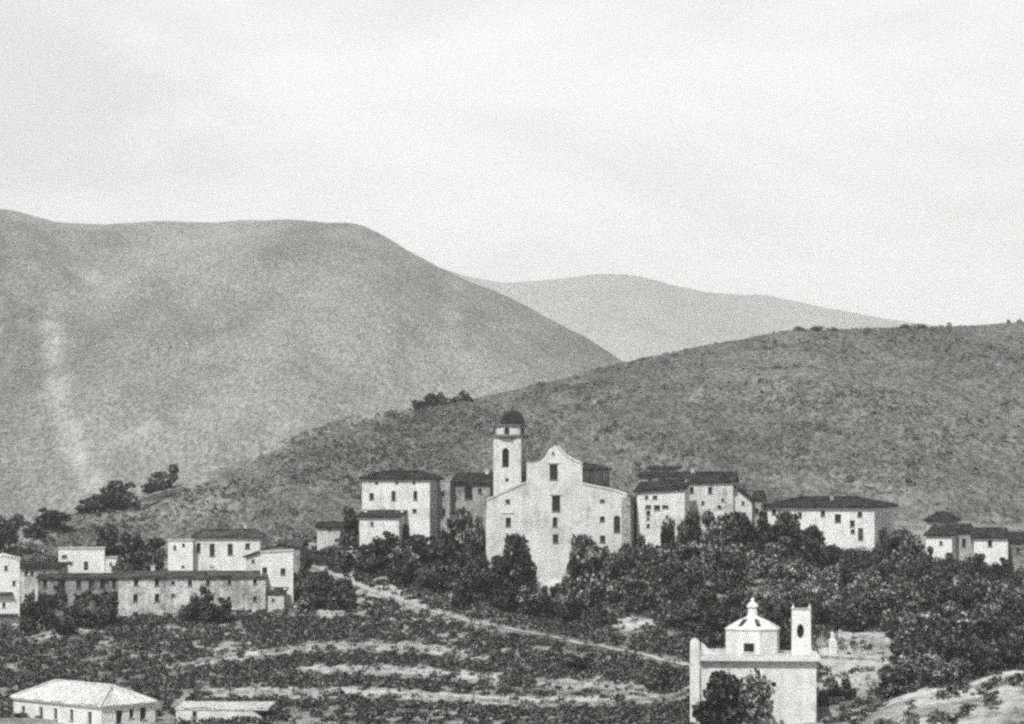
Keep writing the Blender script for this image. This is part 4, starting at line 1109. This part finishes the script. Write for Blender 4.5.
pA = ground_points(60000, (-40, 700), (285, 398), field_density, RNG)
stuff('undergrowth', [clumps(pA, .55, .6, 14, .16, RNG)], M['leaf_low'], 'dark low shrubs and weeds covering the terraced field', 'undergrowth')

def grove_density(px, py, Y):
    top = np.interp(px, [p[0] for p in TOPLINE], [p[1] for p in TOPLINE])
    n = _vnoise(px / 10 + 3, py / 5) * .5 + _vnoise(px / 4, py / 3 + 7) * .5
    d = np.clip((n - .4) * 7, .05, 1)
    d = np.where(py < top + 2, 0, d)
    for s_ in STRIPS:
        dd = np.minimum.reduce([seg_dist(px, py - o, s_) for o in (-1, 2, 5)])
        d = np.where(dd < 4.0, .04, d)
    d = np.where((px > 690) & (px < 830) & (Y < 312), .0, d)
    d = np.where((px > 822) & (px < 884) & (py > 650), d * .35, d)
    dp = np.minimum.reduce([seg_dist(px, py - o, PATH_PX) for o in (-1, 2, 6)])
    return np.where(dp < 4.5, .0, d)
pB = ground_points(16000, (640, 1060), (264, 416), grove_density, RNG)
stuff('undergrowth', [clumps(pB, .65, .6, 16, .15, RNG)], M['leaf_low'], 'dense dark undergrowth between the grove trees', 'undergrowth')
# weeds on the pale bank and dry tufts on the terraces
pC = ground_points(2600, (815, 1080), (232, 257), lambda px, py, Y: np.clip((_vnoise(px / 14, Y / 3) - .52) * 5, 0, 1) * np.where(Y > 252, .15, 1), RNG)
stuff('undergrowth', [clumps(pC, .4, .45, 14, .11, RNG)], M['leaf_low'], 'scattered dark weeds on the pale bank', 'undergrowth')
pD = ground_points(7000, (-40, 1050), (270, 405), lambda px, py, Y: np.clip((_vnoise(px / 9 + 31, py / 3) * .5 + _vnoise(px / 3, py / 2) * .5 - .47) * 4, 0, 1) * (py > np.interp(px, [p[0] for p in TOPLINE], [p[1] for p in TOPLINE]) + 4) * ((px < 690) | (px > 830) | (Y > 312)) * ((px > 175) | (Y > 306)) * (seg_dist(px, py, PATH_PX) > 3), RNG)
pF = ground_points(9000, (-40, 345), (398, 474), lambda px, py, Y: np.clip((_vnoise(px / 9 + 2, py / 3) * .5 + _vnoise(px / 3, py / 1.6) * .5 - .46) * 7, .02, .9) * (py < 566) * (seg_dist(px, py - 2, PATH_PX) > 4), RNG)
stuff('undergrowth', [clumps(pF, .45, .5, 12, .15, RNG)], M['leaf_low'], 'scattered scrub on the stony ground behind the lower houses', 'undergrowth')
pE = ground_points(9000, (284, 492), (396, 432), lambda px, py, Y: np.clip((_vnoise(px / 8, py / 4) * .5 + _vnoise(px / 3, py / 2) * .5 - .42) * 8, .03, 1) * (seg_dist(px, py - 2, PATH_PX) > 4) * (py > np.interp(px, [284, 300, 345, 360, 430, 492], [560, 545, 536, 540, 541, 552])), RNG)
stuff('undergrowth', [clumps(pE, .6, .55, 14, .15, RNG)], M['leaf_low'], 'ragged scrub on the steep bank under the tall white house', 'undergrowth')
stuff('dry_grass', [clumps(pD, .42, .35, 12, .09, RNG)], M['leaf_dry'], 'pale dry grass tufts among the shrubs of the slope', 'grass')
# scrub on the ridge
n = 26000
u = RNG.uniform(-60, 1090, n); v = RNG.uniform(.1, 1.0, n) ** .8
q = ridge_pt(u, v)
k = _vnoise(q[:, 0] / 22, q[:, 1] / 40) * .5 + _vnoise(q[:, 0] / 6 + 5, q[:, 1] / 12) * .5
right = np.clip((u - 150) / 250, .35, 1)
q = q[(k > .4) & (RNG.uniform(0, 1, n) < np.clip((k - .38) * 4, 0, 1) * right)]
q2 = q[RNG.uniform(0, 1, len(q)) < .035]
stuff('scrub', [clumps(q, .5, .6, 7, .22, RNG), clumps(q2, 1.3, 1.2, 40, .26, RNG)], M['scrub'], 'low dark scrub dotting the ridge behind the village', 'scrub')

# ------------------------------------------------------------------ air
mb = MB(); mb.box(-2800, 2800, -160, 5600, -63, 345)
hz = NT('haze_air'); hz.t.nodes.remove(hz.b)
pv = hz.n('ShaderNodeVolumePrincipled'); pv.inputs['Color'].default_value = (.95, .95, .95, 1); pv.inputs['Density'].default_value = 1.4e-4; pv.inputs['Anisotropy'].default_value = 0.0
om = hz.t.nodes['Material Output']; hz.l(pv.outputs['Volume'], om.inputs['Volume'])
tag(mb.build('haze', hz.m), 'pale haze filling the air over the valley', 'haze', kind='stuff')

# ------------------------------------------------------------------ light
SUN_EL, SUN_AZ = 51.0, 200.0      # degrees; azimuth clockwise from +Y
w = bpy.data.worlds.new('World'); SC.world = w; w.use_nodes = True
nt = w.node_tree; bg = nt.nodes['Background']
sky = nt.nodes.new('ShaderNodeTexSky'); sky.sky_type = 'NISHITA'; sky.sun_disc = False
sky.sun_elevation = RAD(SUN_EL); sky.sun_rotation = RAD(SUN_AZ); sky.air_density = 1.0; sky.dust_density = 3.0
bw = nt.nodes.new('ShaderNodeRGBToBW'); nt.links.new(sky.outputs[0], bw.inputs[0])
tc = nt.nodes.new('ShaderNodeTexCoord')
mp = nt.nodes.new('ShaderNodeMapping'); mp.inputs['Scale'].default_value = (5, 3, 14); mp.inputs['Rotation'].default_value = (0, RAD(-28), 0); nt.links.new(tc.outputs['Generated'], mp.inputs['Vector'])
nz = nt.nodes.new('ShaderNodeTexNoise'); nz.inputs['Scale'].default_value = 1.2; nz.inputs['Detail'].default_value = 6; nz.inputs['Roughness'].default_value = .55; nz.inputs['Distortion'].default_value = .5
nt.links.new(mp.outputs[0], nz.inputs['Vector'])
mr = nt.nodes.new('ShaderNodeMapRange'); mr.inputs['From Min'].default_value = .3; mr.inputs['From Max'].default_value = .62; mr.inputs['To Min'].default_value = 15.0; mr.inputs['To Max'].default_value = 18.8
nt.links.new(nz.outputs['Fac'], mr.inputs['Value'])
sx = nt.nodes.new('ShaderNodeSeparateXYZ'); nt.links.new(tc.outputs['Generated'], sx.inputs[0])
el = nt.nodes.new('ShaderNodeMapRange'); el.interpolation_type = 'SMOOTHSTEP'
for k_, v_ in (('From Min', .19), ('From Max', .34), ('To Min', 1.0), ('To Max', 0.0)): el.inputs[k_].default_value = v_
nt.links.new(sx.outputs['Z'], el.inputs['Value'])
mx_ = nt.nodes.new('ShaderNodeMix'); mx_.data_type = 'FLOAT'
nt.links.new(el.outputs[0], mx_.inputs[0]); nt.links.new(bw.outputs[0], mx_.inputs[2]); nt.links.new(mr.outputs[0], mx_.inputs[3])
nt.links.new(mx_.outputs[0], bg.inputs['Color']); bg.inputs['Strength'].default_value = 0.055

sd = bpy.data.lights.new('sun', 'SUN'); sd.energy = 4.2; sd.angle = RAD(.6); sd.color = (1, .995, .985)
so = bpy.data.objects.new('sun', sd); COL.objects.link(so)
az, e = RAD(SUN_AZ), RAD(SUN_EL)
to_sun = Vector((math.sin(az) * math.cos(e), math.cos(az) * math.cos(e), math.sin(e)))
so.rotation_euler = to_sun.to_track_quat('Z', 'Y').to_euler(); so.location = (-200, -200, 400)

# ------------------------------------------------------------------ camera
cd = bpy.data.cameras.new('camera'); cam = bpy.data.objects.new('camera', cd); COL.objects.link(cam)
cd.sensor_width = 36; cd.lens = 36 * F / 1024; cd.clip_start = 1; cd.clip_end = 20000
cam.location = (0, 0, 0); cam.rotation_euler = (RAD(90), 0, 0)
cd.shift_y = (HY - 362) / 1024
SC.camera = cam
SC.view_settings.view_transform = 'Standard'; SC.view_settings.look = 'None'; SC.view_settings.exposure = 0; SC.view_settings.gamma = 1
SC.cycles.use_denoising = False
SC.cycles.use_adaptive_sampling = True; SC.cycles.adaptive_threshold = 0.055; SC.cycles.adaptive_min_samples = 12
SC.cycles.filter_width = 2.7
SC.cycles.max_bounces = 4; SC.cycles.diffuse_bounces = 2; SC.cycles.volume_bounces = 1; SC.cycles.transparent_max_bounces = 4
